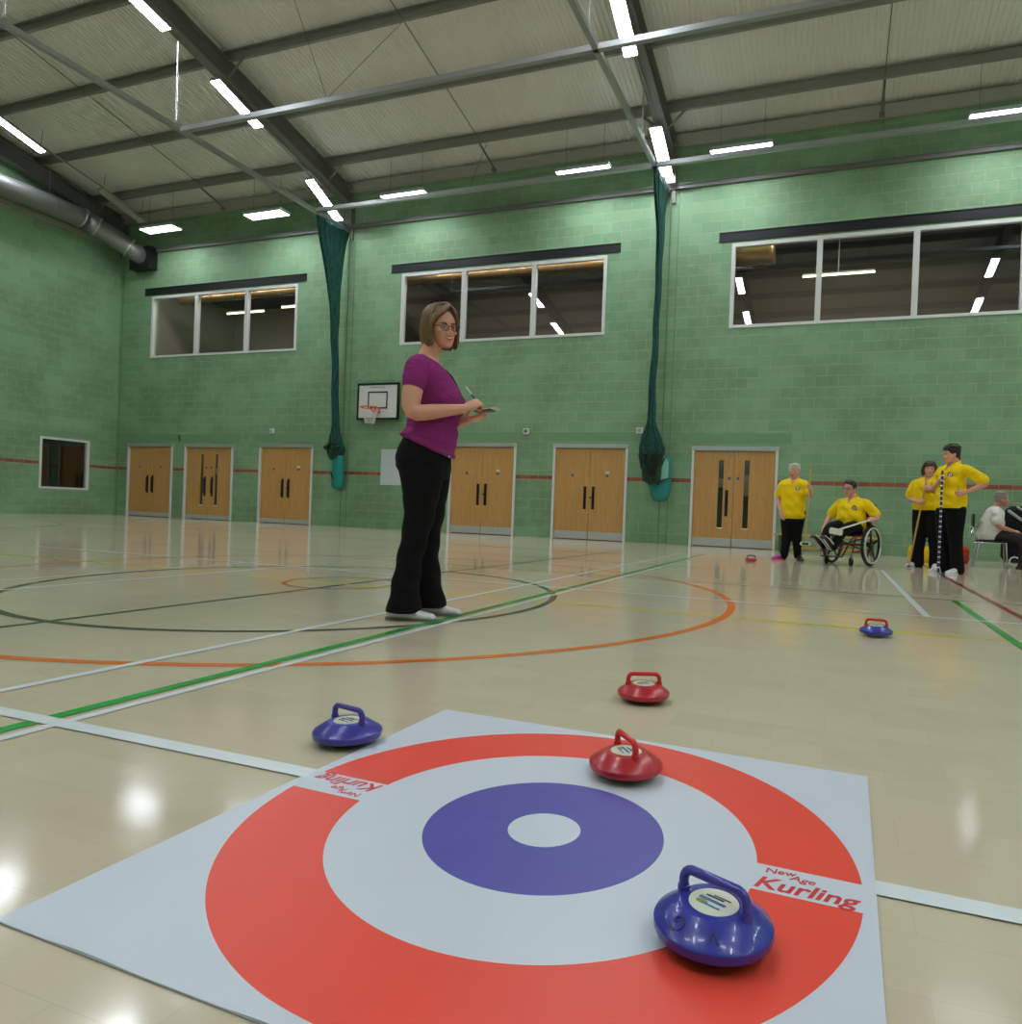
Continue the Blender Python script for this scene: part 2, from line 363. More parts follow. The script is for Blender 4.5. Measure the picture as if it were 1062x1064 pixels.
bm = bmesh.new(); box(bm, XL+.01, XR, D-.05, D, 7.74, 7.84); box(bm, XL+.01, XR, D-.075, D-.05, 7.825, 7.84); box(bm, XL+.01, XR, D-.075, D-.05, 7.74, 7.755)
tag(obj('trim_2', bm, M['steel']), 'dark steel channel across the back wall', kind='structure')
bm = bmesh.new(); box(bm, XL, XL+.09, YF+.02, D-.6, 7.92, 8.06); tag(obj('trim_3', bm, M['offwhite']), 'silver channel along the left wall under the duct', kind='structure')
for k, x in enumerate((-20.30, -12.12, -3.60, 4.9)):
    bm = bmesh.new(); box(bm, x-.014, x+.014, D-.006, D, 0, 7.74)
    if 0 < k < 3: box(bm, x+.17, x+.185, D-.004, D, 0, 7.74)
    tag(obj('trim_%d' % (4+k), bm, M['joint']), kind='structure')
# sag rods at mid-bay
for x, lab in ((-16.3, 'thin dark tie rod under the roof in the leftmost bay'), (-7.9, 'thin dark tie rod under the roof in the middle bay'), (.6, 'thin dark tie rod under the roof in the right bay'), (9.0, 'thin tie rod under the roof beyond the right of the photo')):
    bm = bmesh.new(); pts = [(x, y, roof_z(y)-.15) for y in (13.95, 6.45)]; tube(bm, pts, .011, 6)
    tube(bm, [(x, 13.93, roof_z(13.95)-.22), (x, D-.13, 8.70)], .024, 8); box(bm, x-.05, x+.05, D-.22, D-.12, 8.63, 8.70)
    tag(obj('tie_rod', bm, M['steel']), lab, kind='structure')
bm = bmesh.new()
for rx in (-20.22, -12.1, -3.6, 4.9, 13.2):
    for y in (13.95, 10.90):
        for sx in (-1, 1):
            if XL < rx+sx*.5 < XR: tube(bm, [(rx+sx*.06, y-.04, roof_z(y)-.60), (rx+sx*.5, y-.04, roof_z(y)-.2)], .028, 4)
tag(obj('trim_8', bm, M['steel']), 'short diagonal braces between beams and purlins', kind='structure')

# ------------------------------------------------------------------ windows and doors
def window(n, x0, x1, z0, z1, lint, mull, label):
    w = thing('window_%d' % n, label, None); w['kind'] = 'structure'; w.location = (0, D, 0)
    bm = bmesh.new(); t = .075; y0, y1 = -.015, .09
    box(bm, x0, x1, y0, y1, z1-t, z1); box(bm, x0, x1, y0, y1, z0, z0+t*.8); za, zb = z0+t*.8, z1-t; box(bm, x0, x0+t, y0, y1, za, zb); box(bm, x1-t, x1, y0, y1, za, zb)
    for m in mull: box(bm, m-.055, m+.055, y0, y1, za, zb)
    obj('window_frame', bm, M['white'], w)
    e = [x0+t]+[q for m in mull for q in (m-.055, m+.055)]+[x1-t]
    for a, b in zip(e[::2], e[1::2]):
        bm = bmesh.new(); box(bm, a, b, .04, .046, z0+.06, z1-t); obj('glass_pane', bm, M['glass'], w)
    bm = bmesh.new(); a, b = lint; box(bm, a, b, -.02, .0, z1+.045, z1+.06); box(bm, a, b, -.02, .0, z1+.235, z1+.25); box(bm, a, b, -.006, 0, z1+.06, z1+.235)
    obj('lintel', bm, M['dark'], w)
    return w
window(1, *WINS[0], 4.665, 6.46, (-19.4, -13.47), (-17.36, -15.52), 'high three-pane window nearest the left corner')
window(2, *WINS[1], 4.665, 6.46, (-10.8, -4.72), (-8.70, -6.83), 'high three-pane window behind the woman in purple')
window(3, *WINS[2], 4.665, 6.46, (-2.52, 3.5), (-.46, 1.34), 'high three-pane window above the players in yellow')
window(4, 6.0, 11.4, 4.665, 6.46, (5.7, 11.7), (7.8, 9.6), 'high window beyond the right edge')
# room behind the high windows
M['room'] = mat('gallery_plaster', (150, 138, 130), .8, noise=.1, scale=2); M['roomdark'] = mat('gallery_ceiling', (60, 58, 56), .8, noise=.1)
bm = bmesh.new(); yb = D+4.2
box(bm, XL, XR, yb, yb+.1, 3.6, 7.3); tag(obj('wall_gallery', bm, M['room']), kind='structure')
bm = bmesh.new(); box(bm, XL, XR, D+.22, yb, 3.5, 3.6); tag(obj('floor_gallery', bm, M['roomdark']), kind='structure')
bm = bmesh.new(); box(bm, XL, XR, D+.22, yb, 7.3, 7.4); tag(obj('ceiling_gallery', bm, M['roomdark']), kind='structure')
bm = bmesh.new(); box(bm, XL-.1, XL, D+.22, yb, 3.6, 7.3); box(bm, -12.2, -12.0, D+.22, yb, 3.6, 7.3); box(bm, -3.8, -3.6, D+.22, yb, 3.6, 7.3); box(bm, XR, XR+.1, D+.22, yb, 3.6, 7.3)
tag(obj('wall_partition', bm, M['room']), kind='structure')
M['roomdoor'] = mat('gallery_door', (84, 66, 50), .5, noise=.1); M['roomlamp'] = emat('gallery_tube', (255, 236, 190), 1.6)
for k, (x, lab) in enumerate(((-17.9, 'brown inner door seen through the leftmost high window'), (-.6, 'brown inner door seen through the right high window'))):
    d = thing('inner_door', lab, 'door', (x, yb, 3.6)); d['kind'] = 'structure'
    bm = bmesh.new(); box(bm, -.5, .5, -.03, 0, 0, 2.05); obj('leaf', bm, M['roomdoor'], d)
    bm = bmesh.new(); box(bm, -.58, -.5, -.05, 0, 0, 2.13); box(bm, .5, .58, -.05, 0, 0, 2.13); box(bm, -.5, .5, -.05, 0, 2.05, 2.13); obj('door_frame', bm, M['room'], d)
for x0, x1, z, yy, lab in ((-18.6, -17.1, 6.55, 2.2, 'slim tube lamp left in the room behind the leftmost window'), (-16.4, -14.9, 6.62, 2.2, 'slim tube lamp right in the room behind the leftmost window'), (-.9, .7, 6.45, 2.4, 'slim tube lamp in the room behind the right window')):
    t = thing('tube_lamp', lab, 'lamp', ((x0+x1)/2, D+yy, z), 0, 'tube lamps in the room behind the windows'); h = (x1-x0)/2
    bm = bmesh.new(); tube(bm, [(-h, 0, 0), (h, 0, 0)], .02, 8); obj('tube', bm, M['roomlamp'], t)
    bm = bmesh.new(); box(bm, -h, h, -.03, .03, .02, .06); box(bm, -.01, .01, -.01, .01, .06, 7.3-z); obj('batten', bm, M['white'], t)
for x in (-16.4, -7.8, .7):
    L = bpy.data.lights.new('gallery_fill', 'AREA'); L.shape = 'RECTANGLE'; L.size = 6; L.size_y = .3; L.energy = 24; L.color = (1, .93, .84)  # unseen fill lights added above the panes to brighten the gallery
    o = bpy.data.objects.new('gallery_fill', L); COL.objects.link(o); o.location = (x, D+.75, 7.25)
M['foil'] = mat('crumpled_foil', (214, 172, 128), .32, .9, noise=.5, scale=9, bump=1.0)
for x0, x1, yy, z, r, lab in ((-19.5, -13.2, 1.3, 6.78, .13, 'shiny round duct added behind the leftmost high window to imitate duct reflections'), (-11.6, -4.4, 1.3, 6.78, .14, 'shiny round duct added behind the middle high window to imitate duct reflections'), (-2.75, -1.45, .9, 6.55, .27, 'short crumpled foil duct added behind the right high window for gold reflections')):
    t = thing('glint_duct', lab, 'duct', (x0, D+yy, z)); bm = bmesh.new(); L_ = x1-x0; n_ = int(L_/.12); random.seed(4)  # ducts added behind the panes, standing in for mirrored duct glints
    tube(bm, [(L_*i/n_, random.uniform(-.01, .01), random.uniform(-.01, .01)) for i in range(n_+1)], [r*(1 if i % 2 else .93) for i in range(n_+1)], 24); obj('duct_run', bm, M['foil'], t, 'all')
    for f in (.15, .85): bm = bmesh.new(); tube(bm, [(L_*f, 0, r*.9), (L_*f, 0, 7.3-z)], .006, 6); obj('hanger', bm, M['wire'], t)
# left wall window
w5 = thing('window_5', 'dark square window low in the left wall', None, (XL, 0, 0)); w5['kind'] = 'structure'
a, b, z0, z1 = LW; bm = bmesh.new(); t = .06
for q in ((a, b, z1-t, z1), (a, b, z0, z0+t), (a, a+t, z0+t, z1-t), (b-t-.015, b, z0+t, z1-t)): box(bm, -.08, .015, q[0], q[1], q[2], q[3])
obj('window_frame', bm, M['white'], w5)
bm = bmesh.new(); box(bm, -.05, -.044, a+t, b-t, z0+t, z1-t); obj('glass_pane', bm, M['glass'], w5)
bm = bmesh.new(); box(bm, 0, .004, 12.55, 14.31, 2.17, 2.34); obj('lintel', bm, M['lintel_paint'], w5)
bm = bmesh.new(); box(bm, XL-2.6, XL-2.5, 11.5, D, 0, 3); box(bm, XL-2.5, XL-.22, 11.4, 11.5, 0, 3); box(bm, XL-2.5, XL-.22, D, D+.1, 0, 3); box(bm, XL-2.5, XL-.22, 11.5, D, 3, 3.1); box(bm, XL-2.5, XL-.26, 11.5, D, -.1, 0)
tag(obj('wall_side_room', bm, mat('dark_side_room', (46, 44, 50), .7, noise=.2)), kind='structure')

M['blue'] = mat('blue_sign', (58, 84, 150), .4); M['vision'] = glass('vision_glass', 1.6, (.8, .8, .8)); M['kick'] = mat('satin_kick_plate', (190, 192, 190), .38, .35, noise=.06, scale=20)
M['visdark'] = mat('corridor_dark', (70, 72, 66), .5, noise=.4, scale=2)
def door(n, x0, x1, h, vision, label, handles=2, lev=0):
    d = thing('door_%d' % n, label, None, ((x0+x1)/2, D, 0)); d['kind'] = 'structure'; W = (x1-x0)/2; hd = .095
    bm = bmesh.new(); box(bm, -W, -W+.055, -.03, .2, 0, h-hd); box(bm, W-.055, W, -.03, .2, 0, h-hd); obj('door_frame', bm, M['white'], d)
    bm = bmesh.new(); box(bm, -W-.01, W+.01, -.035, .2, h-hd, h); obj('head_plate', bm, M['zinc'], d)
    bm = bmesh.new(); box(bm, -W-.25, W+.25, -.004, 0, h+.06, h+.27); obj('lintel', bm, M['lintel_paint'], d)
    kp = .19 if n > 3 else .13
    for s in (-1, 1):
        a, b = (-W+.06, -.004) if s < 0 else (.004, W-.06)
        lf = bmesh.new(); y0, y1 = .02, .065; top = h-hd-.01
        vz0, vz1 = .42, 1.86; vc = s*.27; va, vb = vc-.055, vc+.055
        if vision:
            for q in ((a, va, .012, top), (vb, b, .012, top), (va, vb, .012, vz0), (va, vb, vz1, top)): box(lf, q[0], q[1], y0, y1, q[2], q[3])
        else: box(lf, a, b, y0, y1, .012, top)
        L = obj('door_leaf', lf, M['door'], d)
        bm = bmesh.new(); box(bm, a+.01, b-.01, y0-.006, y0, .02, kp); obj('kick_plate', bm, M['kick'], L)
        if vision:
            bm = bmesh.new(); box(bm, va, vb, .035, .045, vz0, vz1); obj('vision_panel', bm, M['vision'], L)
            bm = bmesh.new(); box(bm, va-.012, vb+.012, y0-.006, y0, vz0-.022, vz0); obj('bead', bm, M['white'], L)
        if vision and n == 6 and s > 0: pass
        else:
            hx = s*.10 if not vision else s*.135
            bm = bmesh.new(); box(bm, hx-.034, hx+.034, y0-.008, y0, .70 if not vision else .66, 1.22, bev=.003); tube(bm, [(hx, y0-.01, .74), (hx, y0-.05, .76), (hx, y0-.05, 1.15), (hx, y0-.01, 1.17)], .012, 8)
            obj('handle', bm, M['black'], L)
        bm = bmesh.new(); sx = s*.42 if not vision else s*.09; cc = [bm.verts.new((sx+.032*math.cos(t*PI/10), y0-.004, 1.47+.032*math.sin(t*PI/10))) for t in range(20)]; f = bm.faces.new(cc); bmesh.ops.extrude_face_region(bm, geom=[f])
        for v in bm.verts[:20] if False else []: pass
        bm.verts.ensure_lookup_table()
        for v in list(bm.verts)[20:]: v.co.y += .003
        obj('round_sign', bm, M['blue'], L)
        if not vision and s > 0 and n in (3, 4, 5):
            bm = bmesh.new(); box(bm, sx-.045, sx+.045, y0-.003, y0, 1.515, 1.565); obj('notice', bm, M['white'], L)
        if not vision and ((n in (1, 4) and s > 0) or (n in (3, 5) and s > 0)):
            bm = bmesh.new(); tube(bm, [(.045, y0-.012, .965), (.045, y0, .965)], .022, 12); obj('lock', bm, M['black'], L)
    if vision:
        bm = bmesh.new(); box(bm, -W, W, .6, .62, 0, h); box(bm, -W, W, .195, .6, -.02, -.005); box(bm, -W-.02, -W, .2, .6, 0, h); box(bm, W, W+.02, .2, .6, 0, h)
        obj('lobby_wall', bm, M['visdark'], d)
        bm = bmesh.new(); box(bm, .1, .55, .56, .595, 1.12, 1.58); box(bm, -.5, -.2, .56, .595, 1.3, 1.5); obj('pale_notice_board', bm, M['offwhite'], d)
        L_ = bpy.data.lights.new('lobby_fill', 'AREA'); L_.size = 1.2; L_.size_y = .1; L_.shape = 'RECTANGLE'; L_.energy = .9; lo = bpy.data.objects.new('lobby_fill', L_); COL.objects.link(lo); lo.location = (d.location.x, D+.4, h-.08)  # unseen fill light added to brighten the lobby behind the glass slots
        if n == 6:
            for s in (-.09, .05): 
                bm = bmesh.new(); tube(bm, [(s, .005, 1.95), (s, .005, h-hd)], .01, 6); box(bm, s-.03, s+.03, 0, .02, 1.97, 2.0); obj('bolt', bm, M['zinc'], d)
    else:
        bm = bmesh.new(); box(bm, -W+.02, W-.02, .15, .17, 0, h-hd); obj('back_panel', bm, M['visdark'], d)
names = ['wooden double door nearest the left corner, solid leaves', 'wooden double door with tall glass slots, second from the left corner', 'wooden double door just left of the hanging left netting bag', 'wooden double door half hidden behind the woman in purple', 'wooden double door just left of the right netting bag', 'wooden double door with glass slots beside the white-haired player']
for i, (a, b, h) in enumerate(DOORS): door(i+1, a, b, h, i in (1, 5), names[i])

# ------------------------------------------------------------------ strip lights
def strip(L, W=.33, lit=True, wires=None, tw=0):
    t = thing('strip_light', 'x', 'light')
    bm = bmesh.new(); h = .085
    P = [(-W/2, 0), (-W/2+.03, h), (W/2-.03, h), (W/2, 0), (W/2-.012, 0), (W/2-.04, h-.012), (-W/2+.04, h-.012), (-W/2+.012, 0)]
    A, B = [[bm.verts.new((x, a, b)) for a, b in P] for x in (-L/2, L/2)]
    for k in range(8): bm.faces.new((A[k], A[(k+1) % 8], B[(k+1) % 8], B[k]))
    box(bm, -L/2-.004, -L/2, -W/2, W/2, 0, h); box(bm, L/2, L/2+.004, -W/2, W/2, 0, h)
    obj('housing', bm, M['housing'], t)
    bm = bmesh.new(); box(bm, -L/2+.01, L/2-.01, -W/2+.016, W/2-.016, .010, .018); obj('diffuser', bm, (M['lamp2'] if wires else M['lamp']) if lit else M['unlit'], t)
    if wires:
        for s in (-1, 1):
            bm = bmesh.new(); tube(bm, [(s*L*.36, 0, h), (s*L*.36, 0, wires)], .004, 5); obj('hanging_wire', bm, M['wire'], t)
    return t
protoA = strip(1.22, .27); protoU = strip(1.3, .27, lit=False); used = {'a': False, 'u': False}
def place_slope(X, y0, z0, y1, z1, label, lit=True):
    k = 'a' if lit else 'u'; p = protoA if lit else protoU
    t = p if not used[k] else copy_tree(p); used[k] = True
    d = Vector((0, y1-y0, z1-z0)).normalized(); up = Vector((1, 0, 0)).cross(d)
    if up.z < 0: up = -up
    yv = up.cross(d)
    t.matrix_world = Matrix(((d.x, yv.x, up.x, X), (d.y, yv.y, up.y, (y0+y1)/2), (d.z, yv.z, up.z, (z0+z1)/2), (0, 0, 0, 1)))
    tag(t, label, 'light', 'strip lights along the roof beams' if 'outside' not in label else 'strip lights outside the frame'); return t
OFF = 'lit strip light outside the frame of the photo'
def mid(X, a, b):
    p, q = side_at(*a, X), side_at(*b, X); return p.y, p.z, q.y, q.z
R0 = [(*mid(-19.0, (-8, 119.5), (41.8, 156.5)), 'lit strip light at the left edge of the photo above the duct', True), (*mid(-19.0, (107, 200), (146, 230)), 'unlit strip light, the only dark one, near the duct elbow', False)]
R1 = [(*mid(-12.2, (112, -28), (169.5, 28.5)), 'lit strip light cut by the top edge beside the left roof beam', True), (*mid(-12.2, (226.5, 87.5), (266, 129.5)), 'lit strip light in the middle of the three along the left roof beam', True), (*mid(-12.2, (323.7, 190.5), (350, 226.5)), 'lit strip light just above the top of the left netting bundle', True)]
R2 = [(*mid(-3.68, (638, -14), (655, 55.5)), 'long bright strip light cut by the top edge at the right roof beam', True), (*mid(-3.68, (681, 132), (693.5, 184)), 'lit strip light just above the top of the right netting bundle', True)]
def row(X, L):
    for (y0, z0, y1, z1, lab, lit) in L: place_slope(X, y0, z0, y1, z1, lab, lit)
row(-19.0, R0); row(-12.2, R1); row(-3.68, R2)
OFF = 'lit strip light outside the frame of the photo'
std = [(10.75, 9.06, 11.9, 8.82), (13.5, 8.36, 14.6, 8.02)]
for X in (4.8, 12.0):
    for q in std: place_slope(X, *q, OFF)
OFFU = 'unlit strip light outside the frame of the photo'
for X in (-19.0, -12.2, -3.68, 4.8, 12.0):
    lt = X > -19; lb = OFF if lt else OFFU
    place_slope(X, 6.3, 10.0, 7.45, 9.76, lb, lt)
    if X != -12.2: place_slope(X, 8.2, 9.62, 9.3, 9.40, lb, lt)
    for q in std+[(8.3, 9.62, 9.4, 9.4)]: place_slope(X, YF+D-q[0], q[1], YF+D-q[2], q[3], lb, lt)
# cable trunking carrying them
for X, L, lab in ((-19.0, R0, 'thin grey trunking between the strip lights at the far left'), (-12.2, R1, 'thin grey trunking between the strip lights of the left roof beam'), (-3.68, R2, 'thin grey trunking between the strip lights of the right roof beam')):
    bm = bmesh.new(); q = []
    for (y0, z0, y1, z1, *_ ) in L: q += [(X+.02, y0, z0+.12), (X+.02, y1, z1+.12)]
    q = [(X+.02, q[0][1]-2.0, q[0][2]+.45)]+q
    tube(bm, q, .03, 4)
    for a in q[1:]: tube(bm, [a, (a[0]+.06, a[1], roof_z(a[1])-.03)], .008, 5)
    tag(obj('cable_trunking', bm, M['galv']), lab, 'trunking')
wl = [(-17.70, 'leftmost hanging light of the row by the back wall'), (-14.0, 'second hanging light from the left by the back wall'), (-9.82, 'hanging light by the back wall, above the woman in purple'), (-5.32, 'hanging light by the back wall just left of the right netting'), (-1.99, 'hanging light by the back wall just right of the right netting'), (2.62, 'rightmost hanging light by the back wall, cut by the frame'), (6.6, OFF), (10.2, OFF)]
protoW = strip(1.2, .36, True, roof_z(13.95)-.24-7.93)
for i, (x, lab) in enumerate(wl):
    t = protoW if i == 0 else copy_tree(protoW); t.location = (x, 13.95, 7.93); tag(t, lab, 'light', 'hanging lights in a row by the back wall' if lab != OFF else 'strip lights outside the frame')
for i, (x, lab) in enumerate(wl):
    t = copy_tree(protoW); t.location = (x, -2.2, 7.93); tag(t, OFF, 'light', 'strip lights outside the frame')

# ------------------------------------------------------------------ netting rails
def rail(name, a, b, lab, rods=()):
    t = thing(name, lab, 'rail', (0, 0, 0)); bm = bmesh.new(); a, b = Vector(a), Vector(b); d = (b-a).normalized(); s = Vector((0, 0, 1)).cross(d); h = .045; P = [(-h, -h), (h, -h), (h, h), (-h, h)]
    A, B = [[bm.verts.new(p+s*u+Vector((0, 0, v))) for u, v in P] for p in (a, b)]
    for k in range(4): bm.faces.new((A[k], A[(k+1) % 4], B[(k+1) % 4], B[k]))
    bm.faces.new(A[::-1]); bm.faces.new(B); obj('track', bm, M['alu'], t)
    for (x, y) in rods:
        bm = bmesh.new(); tube(bm, [(x, y, 7.74), (x, y, roof_z(y)-.24)], .016, 8); box(bm, x-.04, x+.04, y-.04, y+.04, 7.745, 7.80); obj('hanging_rod', bm, M['alu'], t)
    return t
RX1, RX2 = -12.15, -3.67
rail('netting_rail', (RX1, YF+1, 7.7), (RX1, D-.03, 7.7), 'grey netting rail running to the top of the left netting bundle', [(RX1, 6.9), (RX1, side_at(182.5, 127, RX1).y)])
rail('netting_rail', (RX2, YF+1, 7.7), (RX2, D-.03, 7.7), 'grey netting rail running to the top of the right netting bundle', [(RX2, side_at(612, 30, RX2).y), (RX2, side_at(667, 143, RX2).y)])
rail('netting_rail', (RX1+.046, 9.93, 7.7), (XR-.5, 9.93, 7.7), 'long silver rail crossing the whole roof, the one nearer the camera')
rail('netting_rail', (RX1+.046, 13.6, 7.7), (XR-.5, 13.6, 7.7), 'long silver rail crossing just in front of the hanging lights')
for i, (p, q) in enumerate((((-8.7, 9.93, 7.75), (-7.9, 10.9, roof_z(10.9)-.25)), ((-8.7, 9.93, 7.75), (-9.3, 9.4, roof_z(9.4)-.25)), ((-7.9, 13.6, 7.75), (-7.7, 13.95, roof_z(13.95)-.25)), ((.6, 13.6, 7.75), (.6, 13.95, roof_z(13.95)-.25)), ((.6, 9.93, 7.75), (.8, 10.9, roof_z(10.9)-.25)))):
    bm = bmesh.new(); tube(bm, [p, q], .005, 5)
    tag(obj('suspension_wire', bm, M['wire']), ['thin wire from the nearer rail up to the right', 'thin wire from the nearer rail up to the left', 'thin wire in the middle bay by the back wall lights', 'thin wire in the right bay by the back wall lights', 'thin wire above the nearer rail, right of the right roof beam'][i], 'wire')

# netting bundles
def netmat(name, rgb, rgb2, sc=60):
    g = G(name); tc = g.n('TexCoord'); mp = g.n('Mapping'); mp.inputs['Scale'].default_value = (sc, sc, 3); g.l(tc.outputs['Object'], mp.inputs[0])
    n = g.n('TexNoise'); n.inputs['Scale'].default_value = 1; n.inputs['Detail'].default_value = 3; g.l(mp.outputs[0], n.inputs['Vector'])
    cr = g.n('ValToRGB'); cr.color_ramp.elements[0].position = .4; cr.color_ramp.elements[1].position = .62; cr.color_ramp.elements[0].color = (*lin(rgb2), 1); cr.color_ramp.elements[1].color = (*lin(rgb), 1)
    g.l(n.outputs['Fac'], cr.inputs[0]); g.l(cr.outputs[0], g.b.inputs['Base Color']); g.b.inputs['Roughness'].default_value = .75; return g.m
M['net'] = netmat('teal_netting', (20, 98, 86), (10, 44, 46)); M['netdark'] = netmat('dark_green_netting', (24, 84, 44), (14, 36, 26), 40)
M['teal'] = mat('turquoise_bag', (28, 138, 132), .55, noise=.25, scale=6, bump=.4); M['tealight'] = mat('pale_turquoise_lining', (140, 204, 190), .6)
def pleat(n, amp, ph=0):
    return lambda a, z: 1+amp*math.sin(n*a+ph+z*1.3)+amp*.5*math.sin((n*2+1)*a+ph*2-z*2.1)
def bundle(x, label, mir):
    t = thing('netting_bundle', label, 'netting', (x, D-.3, 0), 0, 'green netting bundles hanging from the roof rails')
    bm = bmesh.new()
    yc = .0
    # (z, half x, y0, y1)
    if not mir: st = [(7.64, .045, -.88, .20), (7.4, .05, -.82, .16), (7.0, .055, -.70, .10), (6.6, .062, -.58, .06), (6.1, .062, -.43, .02), (5.6, .06, -.33, .0), (5, .058, -.25, .0), (4.2, .055, -.17, .04), (3.4, .055, -.12, .09), (2.6, .06, -.08, .15), (2.45, .09, -.08, .16), (2.3, .14, -.08, .17), (2.15, .18, -.07, .18), (2.0, .23, -.06, .19), (1.9, .19, -.05, .19)]
    else: st = [(7.64, .045, -.96, .20), (7.4, .05, -.90, .12), (7.0, .055, -.74, .0), (6.6, .058, -.56, -.06), (6.1, .058, -.44, -.12), (5.6, .058, -.42, -.17), (5, .058, -.42, -.20), (4.2, .058, -.46, -.25), (3.4, .065, -.53, -.31), (2.6, .08, -.58, -.30), (2.45, .12, -.56, -.26), (2.3, .18, -.54, -.2), (2.15, .23, -.5, -.12), (2.0, .26, -.46, -.08), (1.9, .24, -.42, -.06)]
    s2 = []
    for i in range(len(st)-1):
        for f in (0, .33, .66): s2.append(tuple(a+(b-a)*f for a, b in zip(st[i], st[i+1])))
    s2.append(st[-1]); s2 = s2[::-1]
    n = 72; rings = []
    for (z, hx, y0, y1) in s2:
        cyy, ry = (y0+y1)/2, (y1-y0)/2; ring = []
        for j in range(n):
            a = 2*PI*j/n; k = 1+.10*math.sin(9*a+z*.8)+.07*math.sin(17*a-z*1.7)
            ring.append(bm.verts.new((hx*k*math.cos(a)+.01*math.sin(z*5), cyy+ry*k*math.sin(a), z)))
        rings.append(ring)
    for A, B in zip(rings, rings[1:]):
        for j in range(n): bm.faces.new((A[j], A[(j+1) % n], B[(j+1) % n], B[j]))
    bm.faces.new(rings[0][::-1]); bm.faces.new(rings[-1])
    obj('netting', bm, M['net'], t, 'all')
    # gathered tail and bag
    if not mir:
        bm = bmesh.new(); loft(bm, [(1.72, -.11, .11, .11), (1.8, -.18, .16, .14), (1.92, -.22, .2, .16), (2.02, -.25, .23, .17), (2.1, -.2, .2, .14)], 48, rib=pleat(8, .07)); obj('gathered_tail', bm, M['netdark'], t, 'all').location = (0, .08, 0)
        bm = bmesh.new()
        for sx, sz in ((-.17, 2.03), (.2, 2.05), (.1, 2.12), (-.08, 2.1)): ell(bm, (sx, -.08, sz), (.05, .1, .06))
        obj('loose_folds', bm, M['netdark'], t, 'all')
        bm = bmesh.new(); loft(bm, [(.98, .02, .1, .05), (1.0, -.06, .17, .1), (1.06, -.11, .2, .12), (1.2, -.12, .22, .13), (1.5, -.11, .21, .13), (1.75, -.12, .21, .13), (1.84, -.1, .2, .12)], 40, rib=pleat(3, .04)); obj('bag', bm, M['teal'], t, 'all').location = (.03, .10, 0)
        bm = bmesh.new(); loft(bm, [(1.775, -.115, .06, .135), (1.80, -.115, .06, .135)], 24); obj('bag_rim', bm, M['tealight'], t, 'all').location = (.03, .09, 0)
        bm = bmesh.new(); tube(bm, [(-.06, -.135, 1.42), (-.03, -.14, 1.32), (0, -.135, 1.22)], [.012, .022, .008], 6); obj('slit', bm, M['black'], t).location = (.03, .10, 0)
    else:
        bm = bmesh.new(); loft(bm, [(1.28, -.06, .14, .10), (1.36, -.17, .19, .14), (1.5, -.2, .2, .16), (1.7, -.2, .2, .17), (1.9, -.27, .22, .18), (2.05, -.27, .26, .17), (2.15, -.2, .22, .14)], 56, rib=pleat(9, .08, 1)); obj('gathered_tail', bm, M['netdark'], t, 'all').location = (0, -.22, 0)
        bm = bmesh.new()
        tube(bm, [(-.24, -.2, 1.9), (-.17, -.24, 1.62), (-.02, -.26, 1.45), (.1, -.25, 1.42), (.16, -.22, 1.6), (.22, -.2, 1.9)], .025, 8, round_=True)
        for k in range(5): tube(bm, [(-.2+.08*k, -.16, 2.05), (-.12+.06*k, -.2, 1.75), (.02+.03*k, -.2, 1.46)], .016, 6, round_=True)
        obj('loose_folds', bm, mat('dark_edge_tape', (26, 26, 22), .7), t, 'all').location = (0, -.20, 0)
        bm = bmesh.new(); loft(bm, [(.92, .08, .2, .06), (.95, .0, .28, .11), (1.03, -.06, .34, .13), (1.2, -.1, .37, .14), (1.4, -.08, .37, .14), (1.6, .06, .37, .11), (1.8, .16, .36, .08), (1.9, .24, .33, .05)], 40, rib=pleat(3, .03)); obj('bag', bm, M['teal'], t, 'all')
        bm = bmesh.new(); vs = [bm.verts.new(p) for p in ((.10, -.2, 1.36), (.34, -.17, 1.43), (.33, -.13, 1.75), (.27, -.11, 1.86), (.17, -.17, 1.58))]; f = bm.faces.new(vs); r = bmesh.ops.extrude_face_region(bm, geom=[f])
        for e in r['geom']:
            if isinstance(e, bmesh.types.BMVert): e.co.y += .04
        obj('folded_lining', bm, M['tealight'], t)
        bm = bmesh.new(); tube(bm, [(-.05, -.2, 1.27), (.1, -.22, 1.30), (.24, -.2, 1.38), (.37, -.14, 1.42)], .02, 8, round_=True); obj('bag_hem', bm, mat('bag_hem', (40, 84, 84), .6), t, 'all')
    return t
bundle(-12.15, 'green netting gathered into a rope with a turquoise bag, left of the basketball hoop', False)
bundle(-3.67, 'green netting gathered into a rope with dark folds and turquoise bag, right of centre', True)

# ------------------------------------------------------------------ duct
t = thing('ventilation_duct', 'galvanised round air duct along the top of the left wall', 'duct', (0, 0, 0))
dx = -19.93; bm = bmesh.new(); r = .27; n = 36; pts = []
y = YF+.5
while y < 13.35: pts.append((Vector((dx, y, 8.24)), r+(.006 if int((y+10)/.055) % 2 else 0))); y += .055
el = [Vector((dx, 13.35, 8.24)), Vector((dx+.03, 13.75, 8.14)), Vector((dx+.18, 14.1, 7.98)), Vector((dx+.42, 14.42, 7.78)), Vector((dx+.62, 14.8, 7.56))]
pts += [(p, r) for p in el]
tube(bm, [p for p, _ in pts], [q for _, q in pts], n, ref=(1, 0, 0)); obj('duct_run', bm, M['galv'], t, 'all')
for k, p in enumerate((el[0], el[1], el[3])):
    d = (el[min(4, [0, 1, 3][k]+1)]-p).normalized(); bm = bmesh.new(); tube(bm, [p-d*.03, p+d*.03], r+.018, 36); obj('coupling_ring', bm, M['zinc'], t, 'all')
